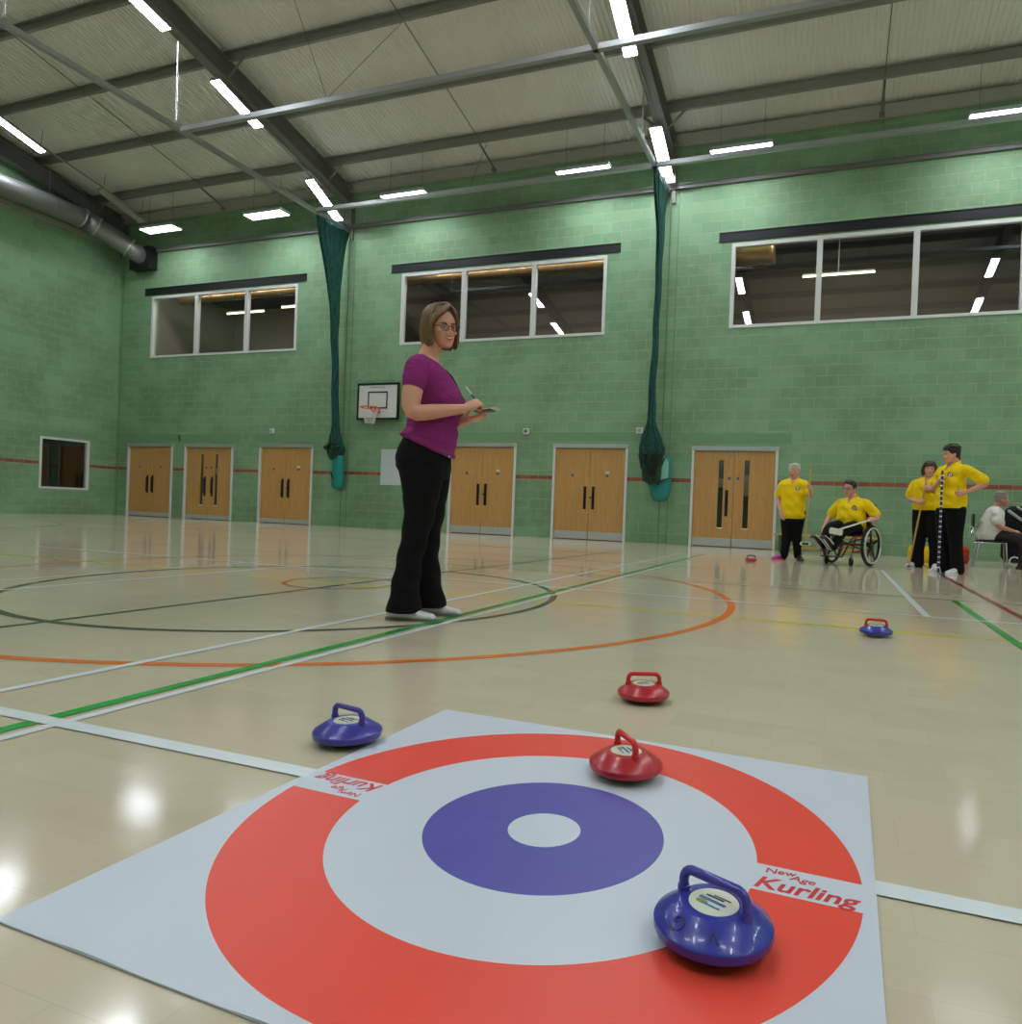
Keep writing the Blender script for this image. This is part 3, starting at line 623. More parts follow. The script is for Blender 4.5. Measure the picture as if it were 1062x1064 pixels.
bm = bmesh.new(); box(bm, -19.75, -18.95, 14.62, D-.005, 7.22, 7.86); obj('wall_collar', bm, M['dark'], t)
for y in (2, 6, 9.5, 12.5):
    bm = bmesh.new(); tube(bm, [(dx, y, 8.5), (dx, y, roof_z(y)-.24)], .008, 6); tube(bm, [(dx+.285*math.cos(a*PI/12), y, 8.24+.285*math.sin(a*PI/12)) for a in range(24)], .006, 5, closed=True); obj('hanger', bm, M['alu'], t)
# second duct at the near side of the hall, seen only mirrored in the high windows
t = thing('ventilation_duct', 'galvanised air duct at the camera side, seen only mirrored in the windows', 'duct', (0, 0, 0))
bm = bmesh.new(); tube(bm, [(-19, -.6, 8.5), (XR-1, -.6, 8.5)], .32, 28); obj('duct_run', bm, M['galv'], t, 'all')

# ------------------------------------------------------------------ basketball goal, board, boxes
t = thing('basketball_backboard', 'white basketball backboard with orange hoop on the back wall', 'basketball hoop', (-10.95, D, 0))
bm = bmesh.new(); box(bm, -.6, .6, -.17, -.14, 2.78, 3.68); obj('board', bm, M['white'], t)
bm = bmesh.new(); q = .045
for a in ((-.62, .62, 3.64, 3.69), (-.62, .62, 2.76, 2.81), (-.62, -.575, 2.76, 3.69), (.575, .62, 2.76, 3.69)): box(bm, a[0], a[1], -.185, -.13, a[2], a[3])
for a in ((-.30, .29, 3.44, 3.475), (-.30, .29, 3.04, 3.075), (-.30, -.265, 3.04, 3.475), (.255, .29, 3.04, 3.475)): box(bm, a[0], a[1], -.174, -.17, a[2], a[3])
obj('black_border', bm, M['black'], t)
bm = bmesh.new(); box(bm, -.25, .2, -.173, -.17, 3.56, 3.60); obj('faded_marking', bm, mat('faded_print', (170, 172, 170), .5), t)
bm = bmesh.new(); box(bm, -.4, -.34, -.14, 0, 2.9, 3.5); box(bm, .34, .4, -.14, 0, 2.9, 3.5); obj('wall_bracket', bm, M['dark'], t)
M['hoop'] = mat('orange_hoop', (226, 84, 44), .4)
bm = bmesh.new(); hz = 3.02; tube(bm, [(.23*math.cos(a*PI/20), -.47+.23*math.sin(a*PI/20), hz) for a in range(40)], .017, 8, closed=True)
box(bm, -.07, .07, -.27, -.17, 2.93, 3.05); tube(bm, [(-.07, -.18, 2.94), (-.12, -.30, 3.01)], .012, 6); tube(bm, [(.07, -.18, 2.94), (.12, -.30, 3.01)], .012, 6)
h = obj('hoop', bm, M['hoop'], t, True)
bm = bmesh.new()
for k in range(12):
    for s in (-1, 1):
        pts = []
        for i in range(7):
            f = i/6; a = 2*PI*k/12+s*f*2*PI/12*1.5; rr = .225-.12*f**.7; pts.append((rr*math.cos(a), -.47+rr*math.sin(a), hz-.01-.38*f))
        tube(bm, pts, .006, 4)
obj('net', bm, M['white'], h)
bm = bmesh.new(); box(bm, -10.90, -9.7, D-.025, D-.002, 1.12, 2.03, bev=.005); tag(obj('notice_board', bm, mat('plain_board', (196, 204, 204), .4, noise=.05)), 'plain pale board on the wall half hidden behind the woman in purple', 'board')
for i, (x, z, lab) in enumerate(((-6.87, 2.48, 'small white alarm box on the wall between two doors in the middle'), (-4.11, 2.49, 'small white alarm box on the wall beside the right netting'), (-14.45, 2.50, 'small white alarm box on the wall above the third door from left'))):
    t = thing('alarm_box', lab, 'alarm', (x, D, z), 0, 'small alarm boxes on the back wall')
    bm = bmesh.new(); box(bm, -.075, .075, -.05, 0, -.07, .07, bev=.012); obj('case', bm, M['white'], t)
    bm = bmesh.new(); tube(bm, [(0, -.05, 0), (0, -.065, 0)], .045, 18); obj('sounder', bm, mat('alarm_grey', (120, 100, 105), .5) if i == 0 else M['housing'], t)

# ------------------------------------------------------------------ floor markings (paint on the floor: parts of it)
zc = [.0006]
def fline(pts, wd, m, closed=False, lab=None, z=None):
    z = z if z is not None else zc[0]; zc[0] += .00012
    bm = bmesh.new(); pts = [Vector((p[0], p[1], 0)) for p in pts]; k = len(pts); L = []
    for i, p in enumerate(pts):
        a = pts[i-1] if (i or closed) else p; b = pts[(i+1) % k] if (i < k-1 or closed) else p
        d = (b-a).normalized(); s = Vector((-d.y, d.x, 0)); L.append((bm.verts.new(p+s*wd/2+Vector((0, 0, z))), bm.verts.new(p-s*wd/2+Vector((0, 0, z)))))
    for i in range(k if closed else k-1):
        A, B = L[i], L[(i+1) % k]; bm.faces.new((A[1], B[1], B[0], A[0]))
    o = raw('court_line', bm, m, floor)
    if lab: o['label'] = lab
    return o
def arc(cx, cy, r, a0, a1, n=96): return [(cx+r*math.cos(R_(a0+(a1-a0)*i/n)), cy+r*math.sin(R_(a0+(a1-a0)*i/n))) for i in range(n+1)]
LN = M['line_white']
fline([(-9, 6.72), (11, 6.72)], .04, M['line_darkgreen'], lab='thin dull green line parallel to the back wall')
fline([(-16, 8.6), (-1.3, 8.6)], .03, M['line_dark'])
fline([(-3.65, 1.5), (-3.55, 5.6), (-3.40, 11.5)], .05, M['line_dark'], lab='dark straight line through the centre circle')
fline([(-9.5, 4.53), (-5.0, 4.53)], .05, M['line_yellow']); fline([(-4.6, 4.50), (12, 4.55)], .05, M['line_yellow'], lab='yellow line parallel to the back wall')
fline(arc(-3.6, 4.655, 2.965, 0, 360, 140)[:-1], .055, M['line_orange'], True, lab='large orange circle')
fline(arc(-3.63, 4.14, 1.81, 0, 360, 120)[:-1], .05, M['line_dark'], True, lab='dark circle inside the orange circle')
fline(arc(-3.68, 4.56, .42, 0, 360, 60)[:-1], .035, M['line_rust'], True, lab='small orange centre circle')
fline(arc(-16.3, 6.4, 3.6, -60, 80), .05, M['line_dark']); fline(arc(-18.5, 10.5, 3, -70, 60), .05, M['line_rust'])
fline([(-18, 10.4), (-3.0, 10.4)], .04, M['line_darkgreen']); fline([(-18, 11.9), (-9, 11.9)], .04, M['line_rust'])
fline([(-2.08, -2), (-2.065, 3), (-2.03, 11.6)], .05, M['line_green'], lab='green line with a white line beside it')
fline([(-2.015, -2), (-1.99, 3), (-1.955, 11.6)], .035, LN)
fline([(-2.5, -2), (-2.47, 3.1), (-2.37, 11.6)], .04, LN); fline([(-4.99, 1.5), (-4.9, 8)], .04, LN); fline([(-5.5, 1.5), (-5.48, 8)], .03, LN)
fline([(1.01, 6.65), (.99, 2.5)], .05, M['line_green'], lab='green line at the right edge'); fline([(1.42, 12.6), (1.36, 9.6)], .05, M['line_dark'])
fline([(1.36, 9.6), (1.28, 3)], .05, M['line_red'], lab='dark red line at the right edge'); fline([(.655, 10.2), (.65, 5.38)], .05, LN)
fline([(-18, 5.38), (12, 5.38)], .045, LN, lab='long white line parallel to the back wall')
fline([(-6, 1.325), (6, 1.325)], .05, LN, lab='white line running under the target mat')
fline([(-1.6, 12.4), (-.6, 12.4), (-.2, 13)], .04, LN)
# ------------------------------------------------------------------ target mat
MC, MT, MS = Vector((-.5215, 1.2858, 0)), -.0195, .618
g = G('printed_target'); tc = g.n('TexCoord'); sp = g.n('SeparateXYZ'); g.l(tc.outputs['Object'], sp.inputs[0]); X, Y = sp.outputs[0], sp.outputs[1]
r = g.math('SQRT', g.math('ADD', g.math('MULTIPLY', X, X), g.math('MULTIPLY', Y, Y)))
nz = g.n('TexNoise'); nz.inputs['Scale'].default_value = 5; nz.inputs['Detail'].default_value = 4; g.l(tc.outputs['Object'], nz.inputs['Vector'])
white = g.mix(nz.outputs['Fac'], lin(MATW), lin((199, 203, 213))); red = g.mix(nz.outputs['Fac'], lin((240, 78, 58)), lin((230, 76, 62))); blue = g.mix(nz.outputs['Fac'], lin((92, 84, 168)), lin((84, 80, 158)))
inr = g.math('MULTIPLY', g.math('LESS_THAN', r, .597), g.math('GREATER_THAN', r, .4157)); inr = g.math('MULTIPLY', inr, g.math('GREATER_THAN', g.math('ABSOLUTE', Y), .0475))
c = g.mix(inr, white, red); inb = g.math('MULTIPLY', g.math('LESS_THAN', r, .2393), g.math('GREATER_THAN', r, .073)); c = g.mix(inb, c, blue)
g.l(c, g.b.inputs['Base Color']); g.b.inputs['Roughness'].default_value = .38; g.b.inputs['Specular IOR Level'].default_value = .35
n4 = g.n('TexNoise'); n4.inputs['Scale'].default_value = 3.5; n4.inputs['Detail'].default_value = 2; n4.inputs['Distortion'].default_value = 1; g.l(tc.outputs['Object'], n4.inputs['Vector'])
bp = g.n('Bump'); bp.inputs['Strength'].default_value = .12; bp.inputs['Distance'].default_value = .02; g.l(n4.outputs['Fac'], bp.inputs['Height']); g.l(bp.outputs[0], g.b.inputs['Normal'])
bm = bmesh.new(); N = 64; gr = []
for i in range(N+1):
    row_ = []
    for j in range(N+1):
        x, y = -MS+2*MS*i/N, -MS+2*MS*j/N; e = max(abs(x), abs(y))/MS; z = .0038
        if e > .94 and j < N/2: z += .0025*max(0, math.sin(x*19+y*5))*(e-.94)/.06
        row_.append(bm.verts.new((x, y, z)))
    gr.append(row_)
for i in range(N):
    for j in range(N): bm.faces.new((gr[i][j], gr[i+1][j], gr[i+1][j+1], gr[i][j+1]))
edge = [gr[i][0] for i in range(N+1)]+[gr[N][j] for j in range(1, N+1)]+[gr[i][N] for i in range(N-1, -1, -1)]+[gr[0][j] for j in range(N-1, 0, -1)]
lo_ = [bm.verts.new((v.co.x, v.co.y, .0014)) for v in edge]
for i in range(len(edge)): k = (i+1) % len(edge); bm.faces.new((edge[k], edge[i], lo_[i], lo_[k]))
tm = obj('target_mat', bm, g.m); tm.location = MC; tm.rotation_euler = (0, 0, MT)
tag(tm, 'square white floor mat printed with red and violet target rings', 'mat')
M['print'] = mat('red_print', (206, 48, 52), .4)
def text_mesh(s, size, loc, rot, m, parent, bold=.0, shear=.25, wid=1.0, name='lettering', ext=.0001, spacing=1.0):
    cu = bpy.data.curves.new(name, 'FONT'); cu.body = s; cu.size = size; cu.shear = shear; cu.offset = bold; cu.extrude = ext; cu.space_character = spacing
    to = bpy.data.objects.new('tmp', cu); COL.objects.link(to); dg = bpy.context.evaluated_depsgraph_get(); me = bpy.data.meshes.new_from_object(to.evaluated_get(dg))
    bpy.data.objects.remove(to); o = link(name, me, m, parent); o.location = loc; o.rotation_euler = rot; o.scale = (wid, 1, 1); me.materials.clear(); me.materials.append(m); return o
for s in (0, PI):
    c_, s_ = math.cos(s), math.sin(s)
    def P(x, y): return (x*c_-y*s_, x*s_+y*c_, .0041)
    text_mesh('Kurling', .056, P(.414, -.037), (0, 0, s), M['print'], tm, .0012, .3, 1.04, spacing=1.0)
    text_mesh('New', .026, P(.430, .019), (0, 0, s+.1), M['print'], tm, .0004, .2, 1.05)
    text_mesh('Age', .026, P(.474, .011), (0, 0, s-.08), M['print'], tm, .0004, .2, 1.05)

# ------------------------------------------------------------------ stones
M['st_blue'] = mat('blue_moulded_plastic', (52, 56, 158), .26, noise=.12, scale=30, coat=.25); M['st_violet'] = mat('violet_blue_plastic', (64, 58, 158), .28, noise=.12, scale=30, coat=.2)
M['st_red'] = mat('red_moulded_plastic', (190, 34, 46), .28, noise=.15, scale=30, coat=.2); M['st_redbright'] = mat('bright_red_handle', (214, 42, 36), .3)
M['label'] = mat('cream_label', (222, 222, 200), .35); M['ink'] = mat('label_ink', (40, 44, 50), .5); M['inkb'] = mat('label_blue', (70, 120, 180), .5); M['inkg'] = mat('label_olive', (150, 160, 70), .5)
M['dent'] = mat('moulded_mark', (34, 32, 96), .4)
def stone(x, y, rot, body, handle, label, z=0, mark=False, group='rolling curling stones on the floor', hang=0):
    t = thing('curling_stone', label, 'curling stone', (x, y, z), rot, group); r = .0885
    bm = bmesh.new(); lathe(bm, [(0, .016), (.078, .016), (.085, .017), (r, .020), (r+.001, .024), (r+.001, .033), (r-.0012, .0365), (.056, .0575), (.052, .0595), (.0385, .0600), (.038, .0590), (0, .0590)], 56)
    b = obj('body', bm, body, t, True); b.data.set_sharp_from_angle(angle=R_(24))
    bm = bmesh.new(); lathe(bm, [(0, .009), (.05, .009), (.06, .0105), (.066, .0162), (0, .0162)], 40); obj('base', bm, M['blackrubber'], t, True)
    for k in range(3):
        a = 2*PI*k/3+.5; bm = bmesh.new(); ell(bm, (.046*math.cos(a), .046*math.sin(a), .0085), .0085, n=12, m=8); obj('roller_ball', bm, M['chrome'], t, 'all')
    bm = bmesh.new(); lathe(bm, [(0, .0606), (.0375, .0600), (.0378, .0590)], 36); lb = obj('label_disc', bm, M['label'], t)
    bm = bmesh.new(); box(bm, -.018, .012, .008, .0115, .0606, .0609); box(bm, -.008, .02, .014, .0165, .0606, .0609); obj('small_print', bm, M['ink'], lb)
    bm = bmesh.new(); box(bm, -.024, .02, -.004, .0025, .0606, .0609); box(bm, -.012, .018, -.016, -.0125, .0606, .0609); obj('blue_print', bm, M['inkb'], lb)
    bm = bmesh.new(); ell(bm, (-.014, -.011, .0606), (.010, .006, .0003)); obj('olive_print', bm, M['inkg'], lb)
    bm = bmesh.new(); H, w2 = .098, .054; q = []
    for (cx, sgn) in ((-w2, -1), (w2, 1)):
        seg = [(cx, 0, .058), (cx, 0, H-.022)]+[(cx-sgn*.017*(1-math.cos(R_(a))), 0, H-.022+.017*math.sin(R_(a))) for a in (20, 40, 60, 80)]
        q += seg if sgn < 0 else seg[::-1]
    tube(bm, q, .0076, 14); 
    for s in (-1, 1): tube(bm, [(s*w2, 0, .052), (s*w2, 0, .066)], .0095, 14)
    obj('handle', bm, handle, t, True)
    if mark:
        L = b
        m1 = text_mesh('V', .030, (0, 0, 0), (0, 0, 0), M['dent'], L, .0, 0, 1, 'raised_letter', .0008); m2 = text_mesh('G', .032, (0, 0, 0), (0, 0, 0), M['dent'], L, .0, 0, 1, 'raised_letter', .0008)
        for mm, aa in ((m1, R_(-82)-rot), (m2, R_(-125)-rot)):
            rr = .0705; zz = .0483; tilt = math.atan2(.0210, .0313)
            out = Vector((math.cos(aa), math.sin(aa), 0)); nrm = (out*math.sin(tilt)+Vector((0, 0, 1))*math.cos(tilt)); down = (out*math.cos(tilt)-Vector((0, 0, 1))*math.sin(tilt))
            up = down; rt = up.cross(nrm)   # letters read from the centre outwards, so they stand inverted
            mm.matrix_local = Matrix(((rt.x, up.x, nrm.x, out.x*rr), (rt.y, up.y, nrm.y, out.y*rr), (rt.z, up.z, nrm.z, zz), (0, 0, 0, 1))) @ Matrix.Translation((-.010, -.011, .0002))
    return t
stone(-.146, 1.050, R_(-22), M['st_blue'], M['st_violet'], 'large blue stone nearest the camera, on the mat by the right lettering', .0055, True)
stone(-.454, 1.632, R_(-50), M['st_red'], M['st_redbright'], 'red stone resting on the far red ring of the mat', .0055)
stone(-.593, 2.325, R_(24), M['st_red'], M['st_redbright'], 'red stone on the bare floor just behind the mat')
stone(-1.208, 1.545, R_(-12), M['st_violet'], M['st_violet'], 'violet-blue stone on the floor left of the mat corner')
stone(.258, 4.28, R_(2), M['st_blue'], M['st_redbright'], 'blue stone with a red handle, on the yellow line')
stone(-1.11, 10.45, R_(20), M['st_red'], M['black'], 'tiny far red stone with dark handle in front of the right doors')
# ------------------------------------------------------------------ people
def blob(name, bm, vox, m, parent, smooth=3, cut=None, fac=.5):
    """weld overlapping closed shapes into one continuous skin"""
    me = bpy.data.meshes.new(name+'_src'); bm.to_mesh(me); bm.free(); o = bpy.data.objects.new('tmp', me); COL.objects.link(o)
    r = o.modifiers.new('r', 'REMESH'); r.mode = 'VOXEL'; r.voxel_size = vox; r.use_smooth_shade = True
    if smooth: s = o.modifiers.new('s', 'SMOOTH'); s.factor = fac; s.iterations = smooth
    dg = bpy.context.evaluated_depsgraph_get(); me2 = bpy.data.meshes.new_from_object(o.evaluated_get(dg))
    bpy.data.objects.remove(o); me2.name = name
    if cut:
        b = bmesh.new(); b.from_mesh(me2); kill = [f for f in b.faces if cut(f.calc_center_median())]; bmesh.ops.delete(b, geom=kill, context='FACES'); b.to_mesh(me2); b.free()
    for p in me2.polygons: p.use_smooth = True
    me2.materials.clear(); return link(name, me2, m, parent)
def fabric(name, rgb, sc=5, bump=.5, noise=.18, rough=.85):
    m = mat(name, rgb, rough, noise=noise, scale=sc, spec=.25, bump=0); nt = m.node_tree
    tc = nt.nodes.new('ShaderNodeTexCoord'); n = nt.nodes.new('ShaderNodeTexNoise'); n.inputs['Scale'].default_value = 9; n.inputs['Detail'].default_value = 3; n.inputs['Distortion'].default_value = 1.2
    mp = nt.nodes.new('ShaderNodeMapping'); mp.inputs['Scale'].default_value = (1, 1, 1.6)
    bp = nt.nodes.new('ShaderNodeBump'); bp.inputs['Strength'].default_value = bump; bp.inputs['Distance'].default_value = .03
    nt.links.new(tc.outputs['Object'], mp.inputs[0]); nt.links.new(mp.outputs[0], n.inputs['Vector']); nt.links.new(n.outputs['Fac'], bp.inputs['Height']); nt.links.new(bp.outputs[0], nt.nodes['Principled BSDF'].inputs['Normal']); return m
def skin(name, rgb):
    m = mat(name, rgb, .5, noise=.1, scale=12, spec=.4); b = m.node_tree.nodes['Principled BSDF']; b.inputs['Subsurface Weight'].default_value = .12; b.inputs['Subsurface Radius'].default_value = (.02, .008, .004); b.inputs['Subsurface Scale'].default_value = .4; return m
def hairmat(name, rgb, rgb2):
    g = G(name); tc = g.n('TexCoord'); mp = g.n('Mapping'); mp.inputs['Scale'].default_value = (60, 60, 9); g.l(tc.outputs['Object'], mp.inputs[0])
    n = g.n('TexNoise'); n.inputs['Scale'].default_value = 1.4; n.inputs['Detail'].default_value = 4; g.l(mp.outputs[0], n.inputs['Vector'])
    g.l(g.mix(n.outputs['Fac'], lin(rgb), lin(rgb2)), g.b.inputs['Base Color']); g.b.inputs['Roughness'].default_value = .45
    bp = g.n('Bump'); bp.inputs['Strength'].default_value = .7; bp.inputs['Distance'].default_value = .006; g.l(n.outputs['Fac'], bp.inputs['Height']); g.l(bp.outputs[0], g.b.inputs['Normal']); return g.m
V3 = Vector
SKIN = skin('skin_warm', (220, 158, 132)); SKIN2 = skin('skin_pink', (220, 156, 138)); SKIN3 = skin('skin_tan', (190, 132, 108))
M['eye'] = mat('eye_white', (215, 210, 205), .25); M['iris'] = mat('iris_dark', (50, 44, 40), .2); M['lips'] = mat('lips', (176, 84, 84), .4); M['teeth'] = mat('teeth', (228, 222, 210), .3)
M['purple'] = fabric('magenta_jersey', (142, 44, 114)); M['trouser'] = fabric('black_trouser_cloth', (15, 14, 15), bump=.3, rough=.95); M['greytr'] = fabric('dark_grey_trousers', (52, 48, 48))
M['yellow'] = fabric('yellow_polo_cloth', (246, 206, 10), noise=.1); M['whitetee'] = fabric('white_tshirt_cloth', (214, 212, 204), noise=.06)
M['shoew'] = mat('white_leather', (218, 214, 214), .45, noise=.08); M['pink'] = mat('pink_trainer', (222, 70, 130), .5, noise=.3, rgb2=(110, 60, 160)); M['sole'] = mat('shoe_sole', (120, 112, 106), .6)

def hand(bm, w, d, nrm, side, curl=(18, 22, 14), s=1.0, thumb=(.75, .55), spread=5, fr=.0086):
    """palm slab plus five fingers; d = along the hand, nrm = back of the hand, side = -1 right hand, +1 left hand"""
    w = V3(w); d = V3(d).normalized(); nrm = V3(nrm); nrm = (nrm-d*nrm.dot(d)).normalized(); t = nrm.cross(d)*-side   # towards the thumb
    rot = Matrix((d, t, nrm)).transposed()
    ell(bm, w+d*.040*s, (.050*s, .040*s, .0165*s), rot, 14, 10); ell(bm, w+d*.062*s+t*.004, (.028*s, .040*s, .014*s), rot, 14, 10); tube(bm, [w-d*.03, w+d*.03*s], [.026*s, .026*s], 12, round_=True, flat=(1, .75), ref=t)
    L = [(.031, .070, .0), (.0105, .080, .004), (-.010, .073, .002), (-.030, .056, -.007)]
    for i, (o, ln, off) in enumerate(L):
        a = R_(spread*(1.2-i)*.6); dd = (d*math.cos(a)+t*math.sin(a)).normalized(); p = w+d*(.078+off)*s+t*o*s; pts = [p-dd*.022*s, p]; ang = 0
        for k, f in enumerate((.45, .31, .24)):
            ang += R_(curl[k]*(1+.08*i)); v = dd*math.cos(ang)-nrm*math.sin(ang); p = p+v*ln*f*s; pts.append(p)
        r = fr*s*(1 if i < 3 else .88); tube(bm, pts, [r*1.05, r*1.05, r, r*.93, r*.8], 8, round_=True)
    p = w+d*.022*s+t*.026*s-nrm*.004*s; b = (d*thumb[1]+t*thumb[0]-nrm*.35).normalized(); q = p+b*.036*s; b2 = (b*.7+d*.6-nrm*.25-t*.15).normalized(); u = q+b2*.030*s; b3 = (b2+d*.3-t*.35-nrm*.15).normalized()
    tube(bm, [w+d*.012*s+t*.012*s, p, q, u, u+b3*.024*s], [.014*s, .0155*s, .0118*s, .0102*s, .0082*s], 8, round_=True)
    return w+d*.085*s-nrm*.02*s

def limb(bm, pts, rs, n=14, flat=None, ref=None):
    """smoothly interpolated tapered limb"""
    P = [V3(p) for p in pts]; Q = []; W = []
    for i in range(len(P)-1):
        for f in (0, .34, .67): Q.append(P[i].lerp(P[i+1], f)); W.append(rs[i]+(rs[i+1]-rs[i])*f)
    Q.append(P[-1]); W.append(rs[-1])
    for _ in range(2): Q = [Q[0]]+[(Q[i-1]+Q[i]*2+Q[i+1])/4 for i in range(1, len(Q)-1)]+[Q[-1]]
    tube(bm, Q, W, n, round_=True, flat=flat, ref=ref)

def head_shapes(bm, H, s, jaw=1.0, nose=1.0):
    """H: 4x4 head frame (x forward, y left, z up, origin between the ears at eye level)"""
    R3 = H.to_3x3(); o = H.translation; T = lambda x, y, z: H@V3((x*s, y*s, z*s))
    ell(bm, T(-.006, 0, .034), (.094*s, .073*s, .086*s), R3, 24, 18)
    st = [(.075, -.05, .070, .052), (.055, -.07, .0855, .066), (.03, -.07, .0905, .069), (.006, -.07, .0865, .0685), (-.018, -.06, .0885, .0665), (-.04, -.05, .089, .0615*jaw), (-.06, -.035, .0875, .054*jaw), (-.078, -.015, .0845, .045*jaw), (-.094, .01, .0815, .034*jaw), (-.105, .035, .076, .022*jaw)]
    loft(bm, [(z*s, a*s, b*s, w_*s) for z, a, b, w_ in st[::-1]], 28, R3, o)
    ell(bm, T(.076, 0, -.094), (.015*s, .02*s, .014*s), R3, 12, 8)                       # chin
    tube(bm, [T(.082, 0, .016), T(.094, 0, -.004), T(.1075*nose, 0, -.026)], [.0075*s, .0085*s, .0115*s], 10, round_=True)
    for y in (-1, 1):
        ell(bm, T(.094, y*.0105, -.031), (.010*s, .0085*s, .0075*s), R3, 10, 8)           # nostril wings
        ell(bm, T(.068, y*.040, -.022), (.020*s, .018*s, .016*s), R3, 12, 8)              # cheeks
        ell(bm, T(.078, y*.030, .018), (.010*s, .022*s, .006*s), R3, 12, 8)               # brow ridge
        ell(bm, T(-.008, y*.0745, -.010), (.017*s, .0075*s, .030*s), R3, 12, 10)          # ears
        tube(bm, [T(-.015, y*.079, .012), T(-.022, y*.083, -.006), T(-.014, y*.080, -.030)], .005*s, 6, round_=True)
    tube(bm, [T(.088, y*.02, -.050) for y in (-1, 0, 1)], [.006*s, .009*s, .006*s], 8, round_=True)
def face_parts(par, H, s, smile=.3, brow=None, teeth=False, squint=1.0, lip=.006):
    R3 = H.to_3x3(); T = lambda x, y, z: H@V3((x*s, y*s, z*s)); bm = bmesh.new()
    for y in (-1, 1): ell(bm, T(.0765, y*.0315, .0015), (.0105*s, .0125*s, .0085*s*squint), R3, 12, 10)
    obj('eyes', bm, M['eye'], par, 'all'); bm = bmesh.new()
    for y in (-1, 1): ell(bm, T(.0845, y*.0305, .0012), (.0035*s, .0056*s, .0056*s*squint), R3, 10, 8)
    obj('irises', bm, M['iris'], par, 'all')
    bm = bmesh.new()
    for y in (-1, 1):
        tube(bm, [T(.081, y*.017, .0095*squint), T(.0875, y*.030, .0115*squint), T(.079, y*.045, .0065*squint)], .0022*s, 6, round_=True)
    obj('eyelids', bm, SKIN3, par, 'all')
    if brow:
        bm = bmesh.new()
        for y in (-1, 1): tube(bm, [T(.0905, y*.016, .0215), T(.0885, y*.033, .0265), T(.077, y*.050, .0215)], [.003*s, .0032*s, .0018*s], 6, round_=True)
        obj('eyebrows', bm, brow, par, 'all')
    hw = .0185+.0085*smile; cr = .0095*smile; gp = .004+.0075*(smile if teeth else 0); R3 = H.to_3x3(); ks = (-1, -.75, -.4, 0, .4, .75, 1)
    def arc_(z0, z1, rr, xo=0): return [T(.0972+xo-.0160*k*k*(.55+.5*smile), k*hw, z0+(z1-z0)*k*k) for k in ks], [rr*s*(.35+.65*(1-k**4)) for k in ks]
    mz = -.053
    bm = bmesh.new()
    for z0, rr in ((mz+gp*.45, .0030), (mz-gp, .0038)):
        p_, r_ = arc_(z0, mz+cr, rr); tube(bm, p_, r_, 8, round_=True)
    obj('lips', bm, M['lips'], par, 'all')
    if teeth:
        bm = bmesh.new()
        for f in (0, .5): p_, r_ = arc_(mz+gp*(.1-.5*f), mz+cr*.9, .0040, -.0022); tube(bm, p_, r_, 8, round_=True)
        obj('teeth', bm, M['teeth'], par, 'all')
def specs(par, H, s, m, tint=None):
    T = lambda x, y, z: H@V3((x*s, y*s, z*s)); bm = bmesh.new()
    for y in (-1, 1):
        tube(bm, [T(.103-.10*abs(.022*math.cos(a*PI/12))*(.3 if y*math.cos(a*PI/12) < 0 else .8), y*.031+.0245*math.cos(a*PI/12), -.001+.0165*math.copysign(abs(math.sin(a*PI/12))**.8, math.sin(a*PI/12))) for a in range(24)], .0021*s, 6, closed=True)
        tube(bm, [T(.100, y*.0545, .006), T(.094, y*.068, .007), T(.06, y*.077, .006), T(-.01, y*.080, .004)], .0022*s, 6)
    tube(bm, [T(.104, -.0075, .004), T(.107, 0, .006), T(.104, .0075, .004)], .002*s, 6)
    g_ = obj('glasses', bm, m, par, 'all'); bm = bmesh.new()
    for y in (-1, 1):
        c = [bm.verts.new(T(.1025, y*.031+.0235*math.cos(a*PI/10), -.001+.0155*math.sin(a*PI/10))) for a in range(20)]; bm.faces.new(c)
    r = bmesh.ops.extrude_face_region(bm, geom=list(bm.faces))
    for e in r['geom']:
        if isinstance(e, bmesh.types.BMVert): e.co += H.to_3x3()@V3((.0012*s, 0, 0))
    obj('lenses', bm, M['lens'], g_)
def head_frame(c, yaw, pitch=0, tilt=0):
    return Matrix.Translation(V3(c))@Matrix.Rotation(R_(yaw), 4, 'Z')@Matrix.Rotation(R_(-pitch), 4, 'Y')@Matrix.Rotation(R_(tilt), 4, 'X')
def shrink(st, d): return [(s[0], s[1]+d, s[2]-d, s[3]-d, *s[4:]) for s in st]
def shoe(bm, heel, yaw, L=.27, W=.048, h=.075, toe=.8):
    """shoe volume: heel point on the floor, pointing along yaw"""
    c, s = math.cos(R_(yaw)), math.sin(R_(yaw)); M3 = Matrix(((c, -s, 0), (s, c, 0), (0, 0, 1))); hl = V3(heel); n = 18; rings = []
    secs = [(0, .022, .035), (.02, .034, h), (.08*L/.27, .038, h+.01), (.13*L/.27, .040, h-.005), (.17*L/.27, .047, h*.78), (.21*L/.27, .049, h*.62), (.25*L/.27, .040, h*.5), (L-.004, .02, h*.3)]
    for x, w_, hh in secs:
        w_ *= W/.048; ring = []
        for j in range(n):
            a = 2*PI*j/n; y = w_*math.cos(a); z = hh/2+hh/2*math.copysign(abs(math.sin(a))**.75, math.sin(a)); ring.append(bm.verts.new(hl+M3@V3((x, y, z+.004))))
        rings.append(ring)
    for A, B in zip(rings, rings[1:]):
        for j in range(n): bm.faces.new((A[j], A[(j+1) % n], B[(j+1) % n], B[j]))
    bm.faces.new(rings[0][::-1]); bm.faces.new(rings[-1])
